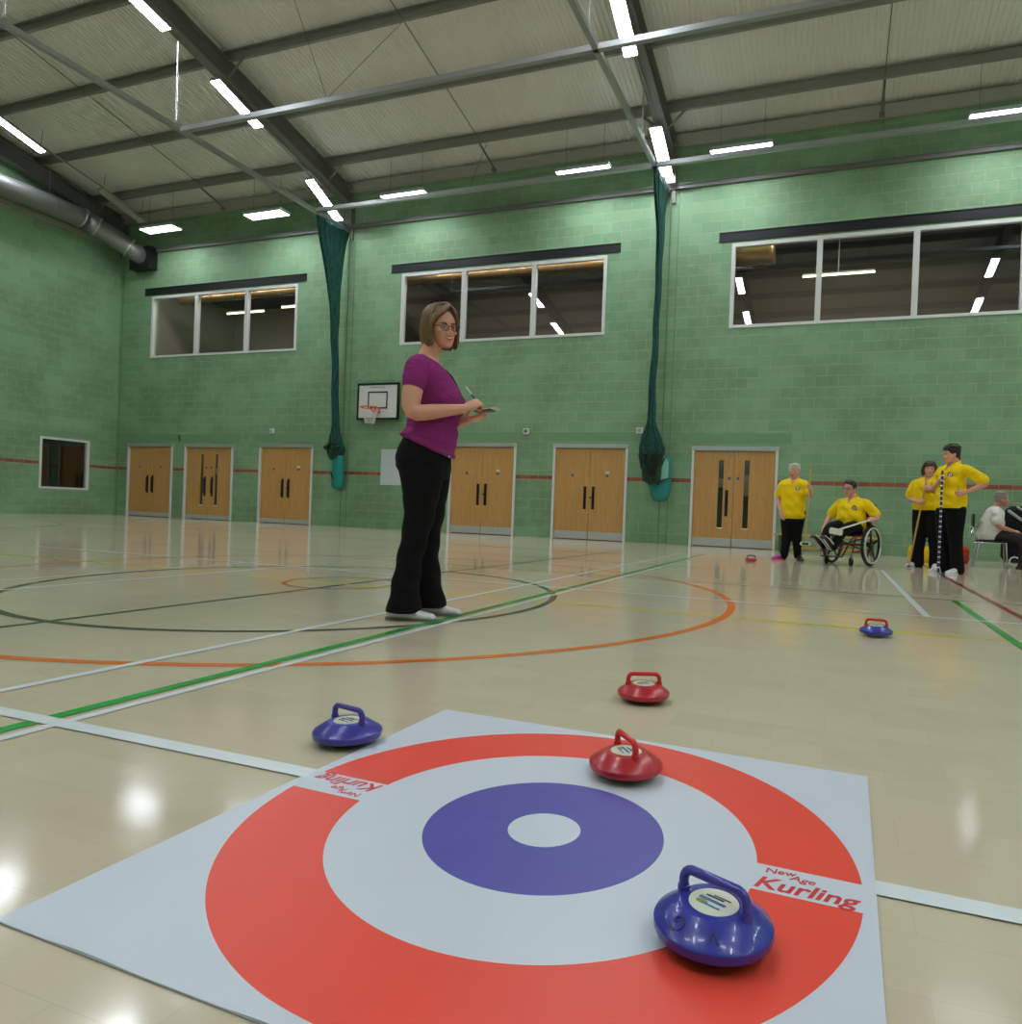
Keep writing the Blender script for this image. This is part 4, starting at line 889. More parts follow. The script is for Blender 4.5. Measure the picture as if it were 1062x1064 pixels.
def sole(bm, heel, yaw, L=.27, W=.048, z0=0, h=.018):
    c, s = math.cos(R_(yaw)), math.sin(R_(yaw)); hl = V3(heel); out = [(0, .02), (.01, .032), (.07, .037), (.13, .040), (.19, .050), (.235, .044), (.262, .026), (.274, .006)]
    pts = [(x*L/.27, w_*W/.048) for x, w_ in out]; pts += [(x, -w_) for x, w_ in pts[::-1]]
    lo_ = [bm.verts.new((hl.x+x*c-y*s, hl.y+x*s+y*c, hl.z+z0)) for x, y in pts]; hi = [bm.verts.new(v.co+V3((0, 0, h))) for v in lo_]; n = len(pts)
    for i in range(n): bm.faces.new((lo_[i], lo_[(i+1) % n], hi[(i+1) % n], hi[i]))
    bm.faces.new(lo_[::-1]); bm.faces.new(hi)
def stick_disc(par, target, origin, direction, r, m, name, inner=None):
    """small round badge laid on the surface of target (all in the figure's local frame)"""
    bt = BVHTree.FromPolygons([v.co for v in target.data.vertices], [p.vertices for p in target.data.polygons]); hit, nrm, _, _ = bt.ray_cast(V3(origin), V3(direction))
    if hit is None: return
    if nrm.dot(V3(direction)) > 0: nrm = -nrm
    d, x, y = frame_of(nrm); bm = bmesh.new(); tube(bm, [hit-nrm*.012, hit+nrm*.004], r, 18); o = obj(name, bm, m, target)
    if inner: bm = bmesh.new(); tube(bm, [hit, hit+nrm*.0055], r*.62, 14); q = obj('badge_centre', bm, inner[0], o); bm = bmesh.new(); tube(bm, [hit, hit+nrm*.0068], r*.3, 10); obj('badge_mark', bm, inner[1], o)
M['navy'] = mat('navy_badge', (40, 40, 80), .5); M['badgew'] = mat('badge_white', (225, 225, 225), .5); M['badger'] = mat('badge_red', (190, 50, 60), .5)
def collar(par, c, rx, ry, m, z=.0, tilt=.35, h=.035, ang=0, gap=28):
    bm = bmesh.new(); A, B, C_ = [], [], []; n = 30
    for i in range(n+1):
        a = R_(gap+(360-2*gap)*i/n); x, y = rx*math.cos(a), ry*math.sin(a); zz = -tilt*x*1.1
        A.append(bm.verts.new(V3(c)+V3((x, y, zz+h*.5)))); B.append(bm.verts.new(V3(c)+V3((x*1.22, y*1.22, zz-h*.55)))); C_.append(bm.verts.new(V3(c)+V3((x*.95, y*.95, zz-h*.5))))
    for i in range(n): bm.faces.new((A[i], A[i+1], B[i+1], B[i])); bm.faces.new((A[i+1], A[i], C_[i], C_[i+1])); bm.faces.new((B[i], B[i+1], C_[i+1], C_[i]))
    bm.faces.new((A[0], B[0], C_[0])); bm.faces.new((A[n], C_[n], B[n]))
    return obj('collar', bm, m, par, 'all')

# ---- the woman in purple
P = thing('person', 'woman in purple top and black flared trousers writing on a small pad', 'person', (-2.165, 3.45, 0), R_(18))
torso = [(.86, -.19, .085, .16), (.90, -.205, .095, .178), (.95, -.207, .104, .186), (1.0, -.196, .116, .182), (1.05, -.18, .122, .170), (1.11, -.160, .122, .155), (1.16, -.158, .128, .150), (1.2, -.163, .140, .152), (1.25, -.172, .148, .160), (1.30, -.178, .135, .166), (1.35, -.180, .108, .170), (1.40, -.176, .078, .168), (1.44, -.166, .046, .150), (1.475, -.145, .012, .112), (1.50, -.125, -.012, .075)]
shR, shL = V3((-.075, -.168, 1.408)), V3((-.075, .168, 1.408)); elR, elL = V3((-.088, -.235, 1.135)), V3((-.07, .22, 1.13)); wrR, wrL = V3((.182, -.112, 1.192)), V3((.160, .075, 1.150))
H = head_frame((.010, -.005, 1.655), -48, -4, 6); hs = 1.03
bm = bmesh.new()
loft(bm, shrink([t_ for t_ in torso if t_[0] > 1.0], .014), 28); loft(bm, shrink([t_ for t_ in torso if t_[0] < 1.04], .035), 24)
limb(bm, [(-.07, 0, 1.44), (-.055, 0, 1.52), (-.022, 0, 1.60)], [.070, .055, .053])
limb(bm, [(-.075, -.07, 1.435), (-.075, -.155, 1.40)], [.042, .038]); limb(bm, [(-.075, .07, 1.435), (-.075, .155, 1.40)], [.042, .038])
head_shapes(bm, H, hs, .98)
for a, b, c, sd in ((shR, elR, wrR, -1), (shL, elL, wrL, 1)):
    limb(bm, [a, a.lerp(b, .5)+V3((-.004, 0, 0)), b, b.lerp(c, .4), b.lerp(c, .75), c], [.055, .056, .047, .043, .033, .0255])
# writing hand above, open hand under the pad
hand(bm, wrR+V3((.008, .006, .006)), (.74, .42, .46), (-.22, -.72, .62), -1, (52, 68, 40), 1.06, (.5, .85), 2)
hand(bm, wrL+V3((.006, -.004, .0)), (.9, -.38, .20), (.25, -.2, -1), -1, (8, 22, 26), .98, (.8, .5), 5)
for sd, ax in ((-1, -.12), (1, -.03)):
    y = sd*.088; k_ = -.1 if sd < 0 else -.045; limb(bm, [(-.055, y, .9), (-.045, y, .7), (-.05, y, .5), (k_, y*1.05, .3), (ax, y*1.15, .07)], [.06, .055, .045, .036, .032])
body = blob('body', bm, .0046, SKIN, P, 2)
face_parts(P, H, hs, .9, mat('brown_brow', (92, 70, 54), .8), True, .75)
specs(P, H, hs, mat('dark_frames', (48, 42, 44), .3))
# hair: chin-length bob
hm = hairmat('brown_hair', (142, 104, 66), (66, 44, 30)); bm = bmesh.new(); s = hs; T = lambda x, y, z: H@V3((x*s, y*s, z*s)); R3 = H.to_3x3()
ell(bm, T(-.020, 0, .046), (.097*s, .083*s, .089*s), R3, 24, 18)
ell(bm, T(-.048, 0, -.005), (.066*s, .080*s, .085*s), R3, 20, 16)
random.seed(21)
for y in (-1, 1):
    for k in range(30):
        ph = R_(58+k*4.2+random.uniform(-2, 2)); rr = random.uniform(.97, 1.045); th_ = random.uniform(.008, .0115); L_ = -.098+random.uniform(-.008, .012)+.020*max(0, math.cos(ph)); pts = [T(.035-.02*k/30, .018, .135*rr)]
        for e in (72, 52, 32, 14): pts.append(T(-.018+.104*rr*math.cos(ph)*math.cos(R_(e)), y*.089*rr*math.sin(ph)*math.cos(R_(e)), .046+.093*rr*math.sin(R_(e))))
        bx, by = -.018+.104*rr*math.cos(ph), y*.093*rr*math.sin(ph)
        pts += [T(bx, by, .015), T(bx-.004, by*1.03, -.03), T(bx*.97, by*1.0, -.065), T(bx*.88+.012, by*.90, L_)]
        limb(bm, pts, [th_*.8, th_, th_, th_, th_, th_*1.05, th_*1.1, th_, th_*.55], 7)
for k in range(9):
    f = k/8; j = random.uniform(-.002, .002); limb(bm, [T(.020+.02*f, .024, .136), T(.056+.022*f+j, .006, .122-.014*f), T(.066+.018*f, -.036, .100-.022*f), T(.056+.012*f, -.062, .072-.022*f), T(.040+.006*f, -.080, .035-.015*f), T(.030, -.084, -.01)], [.008, .010, .010, .010, .009, .006], 7)
for k in range(6):
    f = k/5; limb(bm, [T(.020+.02*f, .028, .135), T(.060+.014*f, .046, .110-.012*f), T(.056+.010*f, .066, .072-.012*f), T(.038, .082, .02)], [.008, .010, .010, .007], 7)
blob('hair', bm, .0042, hm, P, 1)
# top: scooped v-neck, cap sleeves
bm = bmesh.new(); loft(bm, [(.915, -.12, .108, .16), (.935, -.195, .114, .182)]+[t_ for t_ in torso if t_[0] > .94 and t_[0] < 1.48], 36)
for y in (-1, 1): ell(bm, (.072, y*.072, 1.235), (.085, .082, .082)); 
for a, b in ((shR, elR), (shL, elL)): limb(bm, [V3((-.07, a.y*.6, 1.43)), a, a.lerp(b, .36)], [.06, .069, .067])
for y in (-1, 1): limb(bm, [(-.07, y*.05, 1.47), (-.075, y*.13, 1.44)], [.035, .045])
def neck_cut(c):
    if c.z > 1.485: return True
    if c.x > -.05 and c.z > 1.325 and abs(c.y) < .016+(c.z-1.325)*.62: return True
    if c.z > 1.44 and abs(c.y) < .075: return True
    return c.z < .93+.0 and False
top = blob('top', bm, .0052, M['purple'], P, 3, neck_cut)
for v in top.data.vertices:   # hem rises towards the back
    if v.co.z < 1.0 and v.co.x < -.1: v.co.x += .022*min(1, (1.0-v.co.z)/.06)
    if v.co.z < 1.06: v.co.z += (.12*max(0, (.11-v.co.x)/.31))*max(0, (1.06-v.co.z)/.15)
# soft creases at the waist
for v in top.data.vertices:
    z, x, y = v.co; 
for v in top.data.vertices:
    co = v.co; k = max(0, 1-abs(co.z-1.08)/.12)
    if abs(co.y) < .18: f = 1+.026*k*math.sin(co.z*88+co.x*16+5*co.y); co.x = -.02+(co.x+.02)*f; co.y *= f
# necklace
bm = bmesh.new(); tube(bm, [(-.02, -.052, 1.475), (.012, -.048, 1.45), (.045, -.03, 1.41), (.085, -.002, 1.345), (.05, .03, 1.41), (.014, .048, 1.45), (-.02, .052, 1.475)], .002, 6); ell(bm, (.092, -.002, 1.335), (.006, .005, .014)); obj('necklace', bm, M['dark'], P, 'all')
# trousers, flared
bm = bmesh.new(); loft(bm, [(.80, -.175, .085, .155), (.86, -.212, .092, .176), (.92, -.217, .088, .182), (.97, -.203, .082, .172), (1.03, -.175, .075, .150)], 36)
def leg(y, st):
    rings = [(z, a, b, w_, yc) for z, a, b, w_, yc in st]; loft(bm, rings, 30)
leg(-1, [(.044, -.212, -.020, .098, -.105), (.07, -.208, -.022, .096, -.104), (.13, -.198, -.034, .09, -.102), (.22, -.185, -.036, .082, -.099), (.34, -.166, -.024, .074, -.096), (.45, -.150, -.002, .072, -.092), (.54, -.138, .022, .078, -.09), (.67, -.142, .048, .086, -.088), (.785, -.165, .068, .09, -.086), (.87, -.19, .078, .09, -.08)])
leg(1, [(.05, -.112, .072, .096, .105), (.075, -.110, .070, .094, .104), (.14, -.105, .050, .088, .102), (.24, -.100, .030, .08, .1), (.36, -.098, .018, .07, .096), (.45, -.105, .022, .07, .092), (.54, -.115, .035, .076, .09), (.67, -.125, .055, .084, .088), (.785, -.145, .070, .09, .086), (.87, -.18, .078, .09, .08)])
tr = blob('trousers', bm, .0085, M['trouser'], P, 3)
for v in tr.data.vertices:
    co = v.co
    if co.z < .7: co.x += .004*math.sin(co.z*40+co.y*30)
for sd, hx, yw in ((-1, -.214, -2), (1, -.122, 4)):
    bm = bmesh.new(); shoe(bm, (hx, sd*.105, 0), yw, .285, .047, .07); so = blob('shoe', bm, .006, M['shoew'], P, 1)
    bm = bmesh.new(); sole(bm, (hx-.002, sd*.105, 0), yw, .287, .048, 0, .012); obj('sole', bm, M['sole'], so)
bm = bmesh.new(); ell(bm, (.10, -.085, .925), .008, n=10, m=8); obj('button', bm, M['chrome'], P, 'all')
WOM = P
# pad and pen held in her hands
mw = Matrix.Translation(V3((-2.165, 3.45, 0)))@Matrix.Rotation(R_(18), 4, 'Z')
t = thing('notepad', 'small white notepad held open in the hand of the woman in purple', 'notepad', mw@V3((.285, .005, 1.202)), R_(8))
bm = bmesh.new(); box(bm, -.055, .075, -.045, .045, 0, .004, bev=.001); o = obj('pages', bm, mat('paper', (226, 228, 222), .6), t); o.rotation_euler = (0, R_(-9), 0)
bm = bmesh.new(); box(bm, -.055, .04, -.047, .047, -.006, -.001); o = obj('backing_board', bm, M['black'], t); o.rotation_euler = (0, R_(-9), 0)
t = thing('pen', 'white and blue pen pointing up from the fist of the woman in purple', 'pen', mw@V3((.266, -.035, 1.212)), 0)
a = V3((0, 0, 0)); b = (mw.to_3x3()@V3((-.082, -.045, .100))); bm = bmesh.new(); tube(bm, [a, a+b*.08], [.001, .0045], 10); tube(bm, [a+b*.08, a+b*.72], .0055, 10); obj('barrel', bm, mat('pen_blue', (40, 60, 120), .3), t, True)
bm = bmesh.new(); tube(bm, [a+b*.70, a+b*1.0], .0065, 10, round_=True); obj('cap', bm, M['white'], t, True)

# ---- general standing / seated figure
def person(label, pos, yaw, torso, arms, headf, hs, hairfn, hairm, sk, shirt, legs, trm, shoes, vox=.0075, sleeves=.5, neckr=.055, trtop=None, smile=.3, polo=True, badge=True, wide=1.0, cuffs=None, jaw=1.0):
    P = thing('person', label, 'person', pos, R_(yaw)); H = headf; bm = bmesh.new()
    loft(bm, shrink(torso, .02), 24); zt = torso[-1][0]; nb = V3(((torso[-1][1]+torso[-1][2])/2, torso[-1][4] if len(torso[-1]) > 4 else 0, zt-.04)); hc = H@V3((-.035*hs, 0, -.06*hs))
    limb(bm, [nb, nb.lerp(hc, .6), hc], [neckr*1.15, neckr, neckr]); head_shapes(bm, H, hs, jaw)
    for A in arms:
        a, b, c = V3(A['s']), V3(A['e']), V3(A['w']); r = A.get('r', 1)
        limb(bm, [nb.lerp(a, .4)-V3((0, 0, .03)), nb.lerp(a, .85)-V3((0, 0, .01))], [.04, .042])
        limb(bm, [a, a.lerp(b, .5), b, b.lerp(c, .35), b.lerp(c, .75), c], [.048*r, .048*r, .041*r, .039*r, .030*r, .026*r])
        hand(bm, c+(c-b).normalized()*.01, A['d'], A['n'], A['side'], A.get('curl', (15, 20, 12)), A.get('hsz', 1.0), A.get('th', (.75, .55)), 5, .0095)
    for L in legs:
        limb(bm, L['p'], [max(.03, q*.72) for q in L['r']])
    blob('body', bm, vox, sk, P, 1)
    face_parts(P, H, hs, smile, hairm, False, .8)
    bm = bmesh.new(); hairfn(bm, H, hs); blob('hair', bm, .008, hairm, P, 1)
    bm = bmesh.new(); loft(bm, torso, 32)
    for A in arms:
        a, b = V3(A['s']), V3(A['e']); sl = A.get('sl', sleeves); limb(bm, [nb.lerp(a, .45)+V3((0, 0, -.015)), a, a.lerp(b, sl*.6), a.lerp(b, sl)], [.055, .069*A.get('r', 1), .073*A.get('r', 1), .078*A.get('r', 1)])
    zc_ = torso[-1][0]
    vcut = lambda c: c.x > nb.x+.01 and c.z > zc_-.10 and abs(c.y-nb.y) < .006+(c.z-zc_+.10)*.36
    sh = blob('polo_shirt' if polo else 't_shirt', bm, .0085, shirt, P, 3, vcut)
    for v in sh.data.vertices:
        co = v.co; k = .010*math.sin(co.z*38+co.y*17)*math.sin(co.y*21+co.x*9+1); co.x += k; co.y += k*.5
    if polo: collar(sh, (nb.x+.004, nb.y, zt+.004), .080, .072, shirt, gap=34, tilt=.42)
    if polo and badge: stick_disc(P, sh, (.9, .085*wide, zt-.165), (-1, 0, 0), .036, M['navy'], 'badge', (M['badgew'], M['badger']))
    bm = bmesh.new()
    if trtop: loft(bm, trtop, 30)
    for L in legs: limb(bm, L['p'][:-1]+[L['hem']], L['r'][:-1]+[L['hr']], 18)
    blob('trousers', bm, .011, trm, P, 2)
    for i, (heel, yw, Ls, mm, ms) in enumerate(shoes):
        bm = bmesh.new(); shoe(bm, heel, yw, Ls, .05, .085); so = blob('shoe', bm, .009, mm, P, 1)
        bm = bmesh.new(); sole(bm, V3(heel)+V3((-.004*math.cos(R_(yw)), -.004*math.sin(R_(yw)), 0)), yw, Ls+.006, .052, 0, .02); obj('sole', bm, ms, so)
    return P
def H_short(bm, H, s, vol=1.0):
    T = lambda x, y, z: H@V3((x*s, y*s, z*s)); R3 = H.to_3x3(); random.seed(3)
    ell(bm, T(-.018, 0, .052), (.098*s*vol, .084*s*vol, .088*s*vol), R3, 20, 16); ell(bm, T(-.05, 0, .01), (.06*s*vol, .076*s*vol, .07*s), R3, 16, 12)
    for k in range(16):
        a = 2*PI*k/16; ell(bm, T(-.012+.074*math.cos(a), .070*math.sin(a), .095+.012*random.random()), .022*s, R3, 8, 6)
    for y in (-1, 1): limb(bm, [T(.03, y*.07, .06), T(.015, y*.078, .02)], [.016, .01])
def H_man(bm, H, s):
    T = lambda x, y, z: H@V3((x*s, y*s, z*s)); R3 = H.to_3x3()
    ell(bm, T(-.016, 0, .050), (.096*s, .080*s, .083*s), R3, 20, 16); ell(bm, T(-.045, 0, .01), (.058*s, .074*s, .065*s), R3, 16, 12)
    for y in (-.05, -.025, 0, .025, .05): limb(bm, [T(.03, y, .125), T(.072, y*1.02, .108), T(.088, y, .085)], [.016, .013, .006])
    for y in (-1, 1): limb(bm, [T(.03, y*.068, .06), T(.018, y*.076, .015)], [.014, .008])
def H_bob(bm, H, s):
    T = lambda x, y, z: H@V3((x*s, y*s, z*s)); R3 = H.to_3x3()
    ell(bm, T(-.014, 0, .048), (.102*s, .090*s, .092*s), R3, 20, 16); ell(bm, T(-.045, 0, -.01), (.07*s, .09*s, .09*s), R3, 16, 12)
    for y in (-1, 1): limb(bm, [T(.045, y*.05, .10), T(.04, y*.083, .04), T(.015, y*.092, -.03), T(.01, y*.085, -.085)], [.024, .025, .026, .016])
    for y in (-.045, -.015, .015, .045): limb(bm, [T(.05, y, .118), T(.085, y, .09), T(.090, y, .055)], [.018, .014, .008])
def H_tousled(bm, H, s):
    H_short(bm, H, s, 1.03); T = lambda x, y, z: H@V3((x*s, y*s, z*s)); R3 = H.to_3x3(); random.seed(11)
    for k in range(26):
        a = 2*PI*random.random(); b = .3+1.0*random.random(); ell(bm, T(-.02+.09*math.cos(a)*math.sin(b), .082*math.sin(a)*math.sin(b), .055+.085*math.cos(b)), .024*s, R3, 8, 6)
    limb(bm, [T(-.06, 0, .0), T(-.085, 0, -.05)], [.055, .03]); limb(bm, [T(.04, -.04, .12), T(.09, -.02, .09), T(.092, .02, .07)], [.022, .018, .01])

HW = hairmat('white_hair', (206, 204, 196), (160, 156, 148)); HD = hairmat('dark_hair', (42, 34, 32), (22, 18, 18)); HB = hairmat('mid_brown_hair', (92, 68, 50), (50, 36, 30)); HG = hairmat('grey_hair', (158, 150, 138), (104, 98, 90)); HK = hairmat('black_hair', (34, 26, 28), (16, 13, 15))

# white-haired player by the doors
pos2 = V3((-.60, 11.45, 0)); yaw2 = -98
person('white-haired woman in a yellow polo shirt standing beside the doors', pos2, yaw2,
 [(.66, -.12, .14, .175), (.72, -.145, .16, .192), (.82, -.145, .17, .196), (.95, -.135, .16, .186), (1.1, -.13, .155, .18), (1.2, -.13, .13, .178), (1.265, -.11, .09, .15), (1.30, -.085, .05, .10)],
 [dict(s=(-.02, -.170, 1.22), e=(-.03, -.245, .97), w=(.11, -.165, .78), d=(.28, .30, -.9), n=(.9, -.1, .3), side=-1, curl=(16, 22, 15), sl=.68), dict(s=(-.02, .170, 1.22), e=(.03, .255, 1.0), w=(.14, .285, 1.13), d=(.85, -.15, .4), n=(.2, .95, 0), side=1, curl=(70, 75, 50), sl=.6)],
 head_frame((.01, 0, 1.405), -4, -3, 0), 1.0, lambda b, h, s: H_short(b, h, s, 1.05), HW, SKIN2, M['yellow'],
 [dict(p=[(0, -.085, .76), (.0, -.085, .6), (.01, -.075, .42), (.0, -.09, .25), (.02, -.11, .06)], r=[.115, .10, .082, .072, .06], hem=(.02, -.105, .075), hr=.064), dict(p=[(0, .085, .76), (-.02, .08, .6), (-.03, .065, .42), (-.06, .075, .25), (-.08, .09, .06)], r=[.115, .10, .082, .07, .06], hem=(-.08, .085, .075), hr=.06)], M['trouser'],
 [((-.03, -.105, 0), -38, .25, M['pink'], mat('pink_sole', (226, 70, 100), .5)), ((-.11, .09, 0), 22, .25, M['black'], M['black'])], trtop=[(.62, -.12, .12, .16), (.72, -.125, .13, .17), (.8, -.11, .12, .15)], smile=.5)
def cue(name, label, foot, top, m, head=None, stripes=None, cat='pusher stick', r=.013):
    foot, top = V3(foot), V3(top); t = thing(name, label, cat, foot); bm = bmesh.new(); v = top-foot; tube(bm, [v*.02, v], r, 10, round_=True); sh_ = obj('shaft', bm, m, t, True)
    if stripes:
        bm = bmesh.new(); k = 20
        for i in range(k):
            a = v*((i+.1)/k); b = v*((i+.36)/k)
            if i % 1 == 0 and .02 < (i+.1)/k < .98: tube(bm, [a, b], r+.0012, 10)
        obj('white_bands', bm, stripes, sh_)
    if head:
        bm = bmesh.new(); hx, hy, hz, ang = head[:4]; vs = box(bm, -hx, hx, -hy, hy, 0, hz, bev=.006); o = obj('pusher_head', bm, head[4], t); o.rotation_euler = (0, 0, ang)
    return t
M['cane'] = mat('pale_wooden_shaft', (198, 166, 92), .45, noise=.15); M['headw'] = mat('white_plastic_head', (222, 220, 206), .4); M['cream'] = mat('cream_shaft', (226, 220, 196), .4)
q = Matrix.Translation(pos2)@Matrix.Rotation(R_(yaw2), 4, 'Z')
hx2 = q@V3((.215, .282, 1.22)); cue('pusher_stick', 'pale wooden stick with white foot held by the white-haired player', (hx2.x-.03, hx2.y-.02, .30), (hx2.x, hx2.y, 1.42), M['cane'], None)
for o in list(bpy.data.objects):
    if o.name.startswith('pusher_stick') and not o.parent:
        bm = bmesh.new(); box(bm, -.08, .08, -.04, .04, -.045, .01, bev=.01); obj('pusher_head', bm, M['headw'], o); bm = bmesh.new(); box(bm, -.05, .05, -.042, -.04, -.035, 0); obj('blue_mark', bm, M['navy'], o)

# player with the wooden cue, behind
pos4 = V3((1.335, 11.45, 0)); yaw4 = -112
person('brown-haired woman in a yellow polo shirt holding a wooden stick with both hands', pos4, yaw4,
 [(.86, -.13, .15, .19), (.93, -.16, .175, .218), (1.0, -.16, .18, .222), (1.1, -.145, .175, .21), (1.2, -.14, .17, .205), (1.28, -.135, .14, .20), (1.33, -.11, .09, .165), (1.36, -.085, .05, .105)],
 [dict(s=(-.02, -.20, 1.27), e=(.02, -.265, 1.03), w=(.17, -.10, .985), d=(.5, .8, .1), n=(.8, -.4, .35), side=-1, curl=(70, 75, 50), sl=.7), dict(s=(-.02, .19, 1.27), e=(.05, .25, 1.05), w=(.19, .09, 1.17), d=(.3, -.9, .2), n=(.85, .4, .3), side=1, curl=(70, 75, 50), sl=.7)],
 head_frame((.02, 0, 1.475), 22, -4, 0), 1.0, H_bob, HB, SKIN2, M['yellow'],
 [dict(p=[(0, -.09, .84), (.0, -.10, .65), (.01, -.10, .45), (.0, -.115, .25), (.0, -.12, .06)], r=[.125, .115, .095, .085, .08], hem=(.0, -.12, .055), hr=.095), dict(p=[(0, .09, .84), (.0, .10, .65), (.0, .11, .45), (-.02, .125, .25), (-.03, .13, .06)], r=[.125, .115, .095, .085, .08], hem=(-.03, .13, .055), hr=.095)], M['trouser'],
 [((-.06, -.115, 0), -22, .27, M['shoew'], M['shoew']), ((-.08, .13, 0), 10, .27, M['shoew'], M['shoew'])], trtop=[(.84, -.14, .14, .19), (.93, -.15, .16, .205), (1.0, -.14, .15, .2)], smile=.4)
q = Matrix.Translation(pos4)@Matrix.Rotation(R_(yaw4), 4, 'Z'); a = q@V3((.185, .005, 1.25)); f = q@V3((.26, -.16, .0))
cue('pusher_stick', 'plain wooden stick resting on the floor in front of the brown-haired player', (f.x, f.y, .012), a, M['cane'], (.03, .02, .02, 0, M['navy']))

# tall dark-haired player with hand on hip
pos5 = V3((1.50, 10.45, 0)); yaw5 = -142
person('tall dark-haired woman in a yellow polo shirt with one hand on her hip', pos5, yaw5,
 [(.88, -.14, .17, .19), (.93, -.165, .185, .205), (1.05, -.165, .185, .205), (1.15, -.14, .165, .19), (1.25, -.13, .155, .188), (1.35, -.13, .145, .192), (1.42, -.12, .105, .185), (1.465, -.095, .065, .135), (1.49, -.075, .04, .09)],
 [dict(s=(-.01, .19, 1.405), e=(-.13, .44, 1.215), w=(.03, .262, 1.095), d=(.72, -.62, -.2), n=(.45, .8, .2), side=1, curl=(18, 25, 15), sl=.78), dict(s=(-.01, -.19, 1.405), e=(.06, -.27, 1.13), w=(.21, -.01, 1.25), d=(.5, .75, .35), n=(.1, -.8, .55), side=-1, curl=(70, 78, 50), sl=.62)],
 head_frame((.03, 0, 1.60), -24, -5, 0), 1.02, H_tousled, HK, SKIN, M['yellow'],
 [dict(p=[(0, -.085, .86), (.01, -.09, .7), (.0, -.095, .5), (-.02, -.105, .28), (-.03, -.11, .06)], r=[.125, .115, .092, .08, .07], hem=(-.03, -.11, .055), hr=.09), dict(p=[(0, .085, .86), (.01, .09, .7), (.0, .09, .5), (-.03, .095, .28), (-.05, .10, .06)], r=[.125, .115, .092, .08, .07], hem=(-.05, .10, .055), hr=.09)], M['trouser'],
 [((-.10, -.105, 0), -6, .30, M['shoew'], M['shoew']), ((-.12, .10, 0), 8, .30, M['shoew'], M['shoew'])], trtop=[(.84, -.14, .14, .17), (.93, -.145, .155, .18), (1.0, -.13, .14, .17)], smile=.7)
q = Matrix.Translation(pos5)@Matrix.Rotation(R_(yaw5), 4, 'Z'); a = q@V3((.262, .088, 1.34)); f = q@V3((.262, .088, 0))
cue('pusher_stick', 'dark blue pole with white bands held upright by the tall player', (f.x, f.y, .005), (a.x, a.y, 1.36), M['navy'], None, M['badgew'], r=.015)
# ---- wheelchair and its user
pos3 = V3((.27, 11.2, 0)); yaw3 = -117; q3 = Matrix.Translation(pos3)@Matrix.Rotation(R_(yaw3), 4, 'Z')
W = thing('wheelchair', 'wheelchair with large spoked wheels and a dark red frame', 'wheelchair', pos3, R_(yaw3))
M['redframe'] = mat('dark_red_frame', (130, 34, 36), .35, .3); M['greyw'] = mat('grey_caster', (130, 130, 128), .5)
for s in (-1, 1):
    y = s*.30; bm = bmesh.new(); tube(bm, [(-.02+.285*math.cos(a*PI/24), y, .305+.285*math.sin(a*PI/24)) for a in range(48)], .020, 10, closed=True); wh = obj('wheel', bm, M['blackrubber'], W, 'all')
    bm = bmesh.new(); tube(bm, [(-.02+.262*math.cos(a*PI/24), y+s*.035, .305+.262*math.sin(a*PI/24)) for a in range(48)], .0115, 8, closed=True); obj('push_rim', bm, M['white'], wh, 'all')
    bm = bmesh.new(); tube(bm, [(-.02, y-s*.03, .305), (-.02, y+s*.025, .305)], .04, 14)
    for k in range(5):
        a = 2*PI*k/5+.3; tube(bm, [(-.02+.03*math.cos(a), y, .305+.03*math.sin(a)), (-.02+.275*math.cos(a), y, .305+.275*math.sin(a))], [.026, .016], 8, flat=(1, .4), ref=(-math.sin(a), 0, math.cos(a)))
    obj('spokes', bm, M['black'], wh, 'all')
    bm = bmesh.new(); tube(bm, [(.36+.055*math.cos(a*PI/10), s*.19, .062+.055*math.sin(a*PI/10)) for a in range(20)], .012, 8, closed=True); tube(bm, [(.36, s*.19-.01, .062), (.36, s*.19+.01, .062)], .05, 14); c_ = obj('caster', bm, M['blackrubber'], W, 'all')
    bm = bmesh.new(); tube(bm, [(.36, s*.19, .14), (.34, s*.19, .2)], .014, 8); box(bm, .34, .375, s*.19-.02, s*.19+.02, .10, .14); obj('fork', bm, M['greyw'], c_)
bm = bmesh.new()
for s in (-1, 1):
    y = s*.22; tube(bm, [(-.20, y, .9), (-.19, y, .45), (.36, y, .43), (.44, y*.95, .38), (.52, y*.6, .14)], .013, 8); tube(bm, [(-.18, y, .24), (.34, y*.9, .2)], .012, 8); tube(bm, [(-.18, y, .44), (-.18, y, .2)], .012, 8); tube(bm, [(.34, y*.9, .2), (.3, y, .43)], .012, 8)
tube(bm, [(-.02, -.28, .305), (-.02, .28, .305)], .014, 8); tube(bm, [(.1, -.22, .24), (.1, .22, .4)], .01, 8); tube(bm, [(.1, .22, .24), (.1, -.22, .4)], .01, 8)
obj('frame', bm, M['redframe'], W, 'all')
bm = bmesh.new(); box(bm, -.19, .30, -.21, .21, .43, .475, bev=.015); obj('seat', bm, M['black'], W)
bm = bmesh.new(); box(bm, -.225, -.19, -.21, .21, .5, .86, bev=.012); obj('backrest', bm, M['black'], W)
bm = bmesh.new(); box(bm, .50, .66, -.14, .14, .125, .14, bev=.005); obj('footplate', bm, M['dark'], W)
for s in (-1, 1): bm = bmesh.new(); tube(bm, [(-.21, s*.22, .90), (-.30, s*.22, .91)], .018, 10, round_=True); obj('push_handle', bm, M['black'], W, 'all')

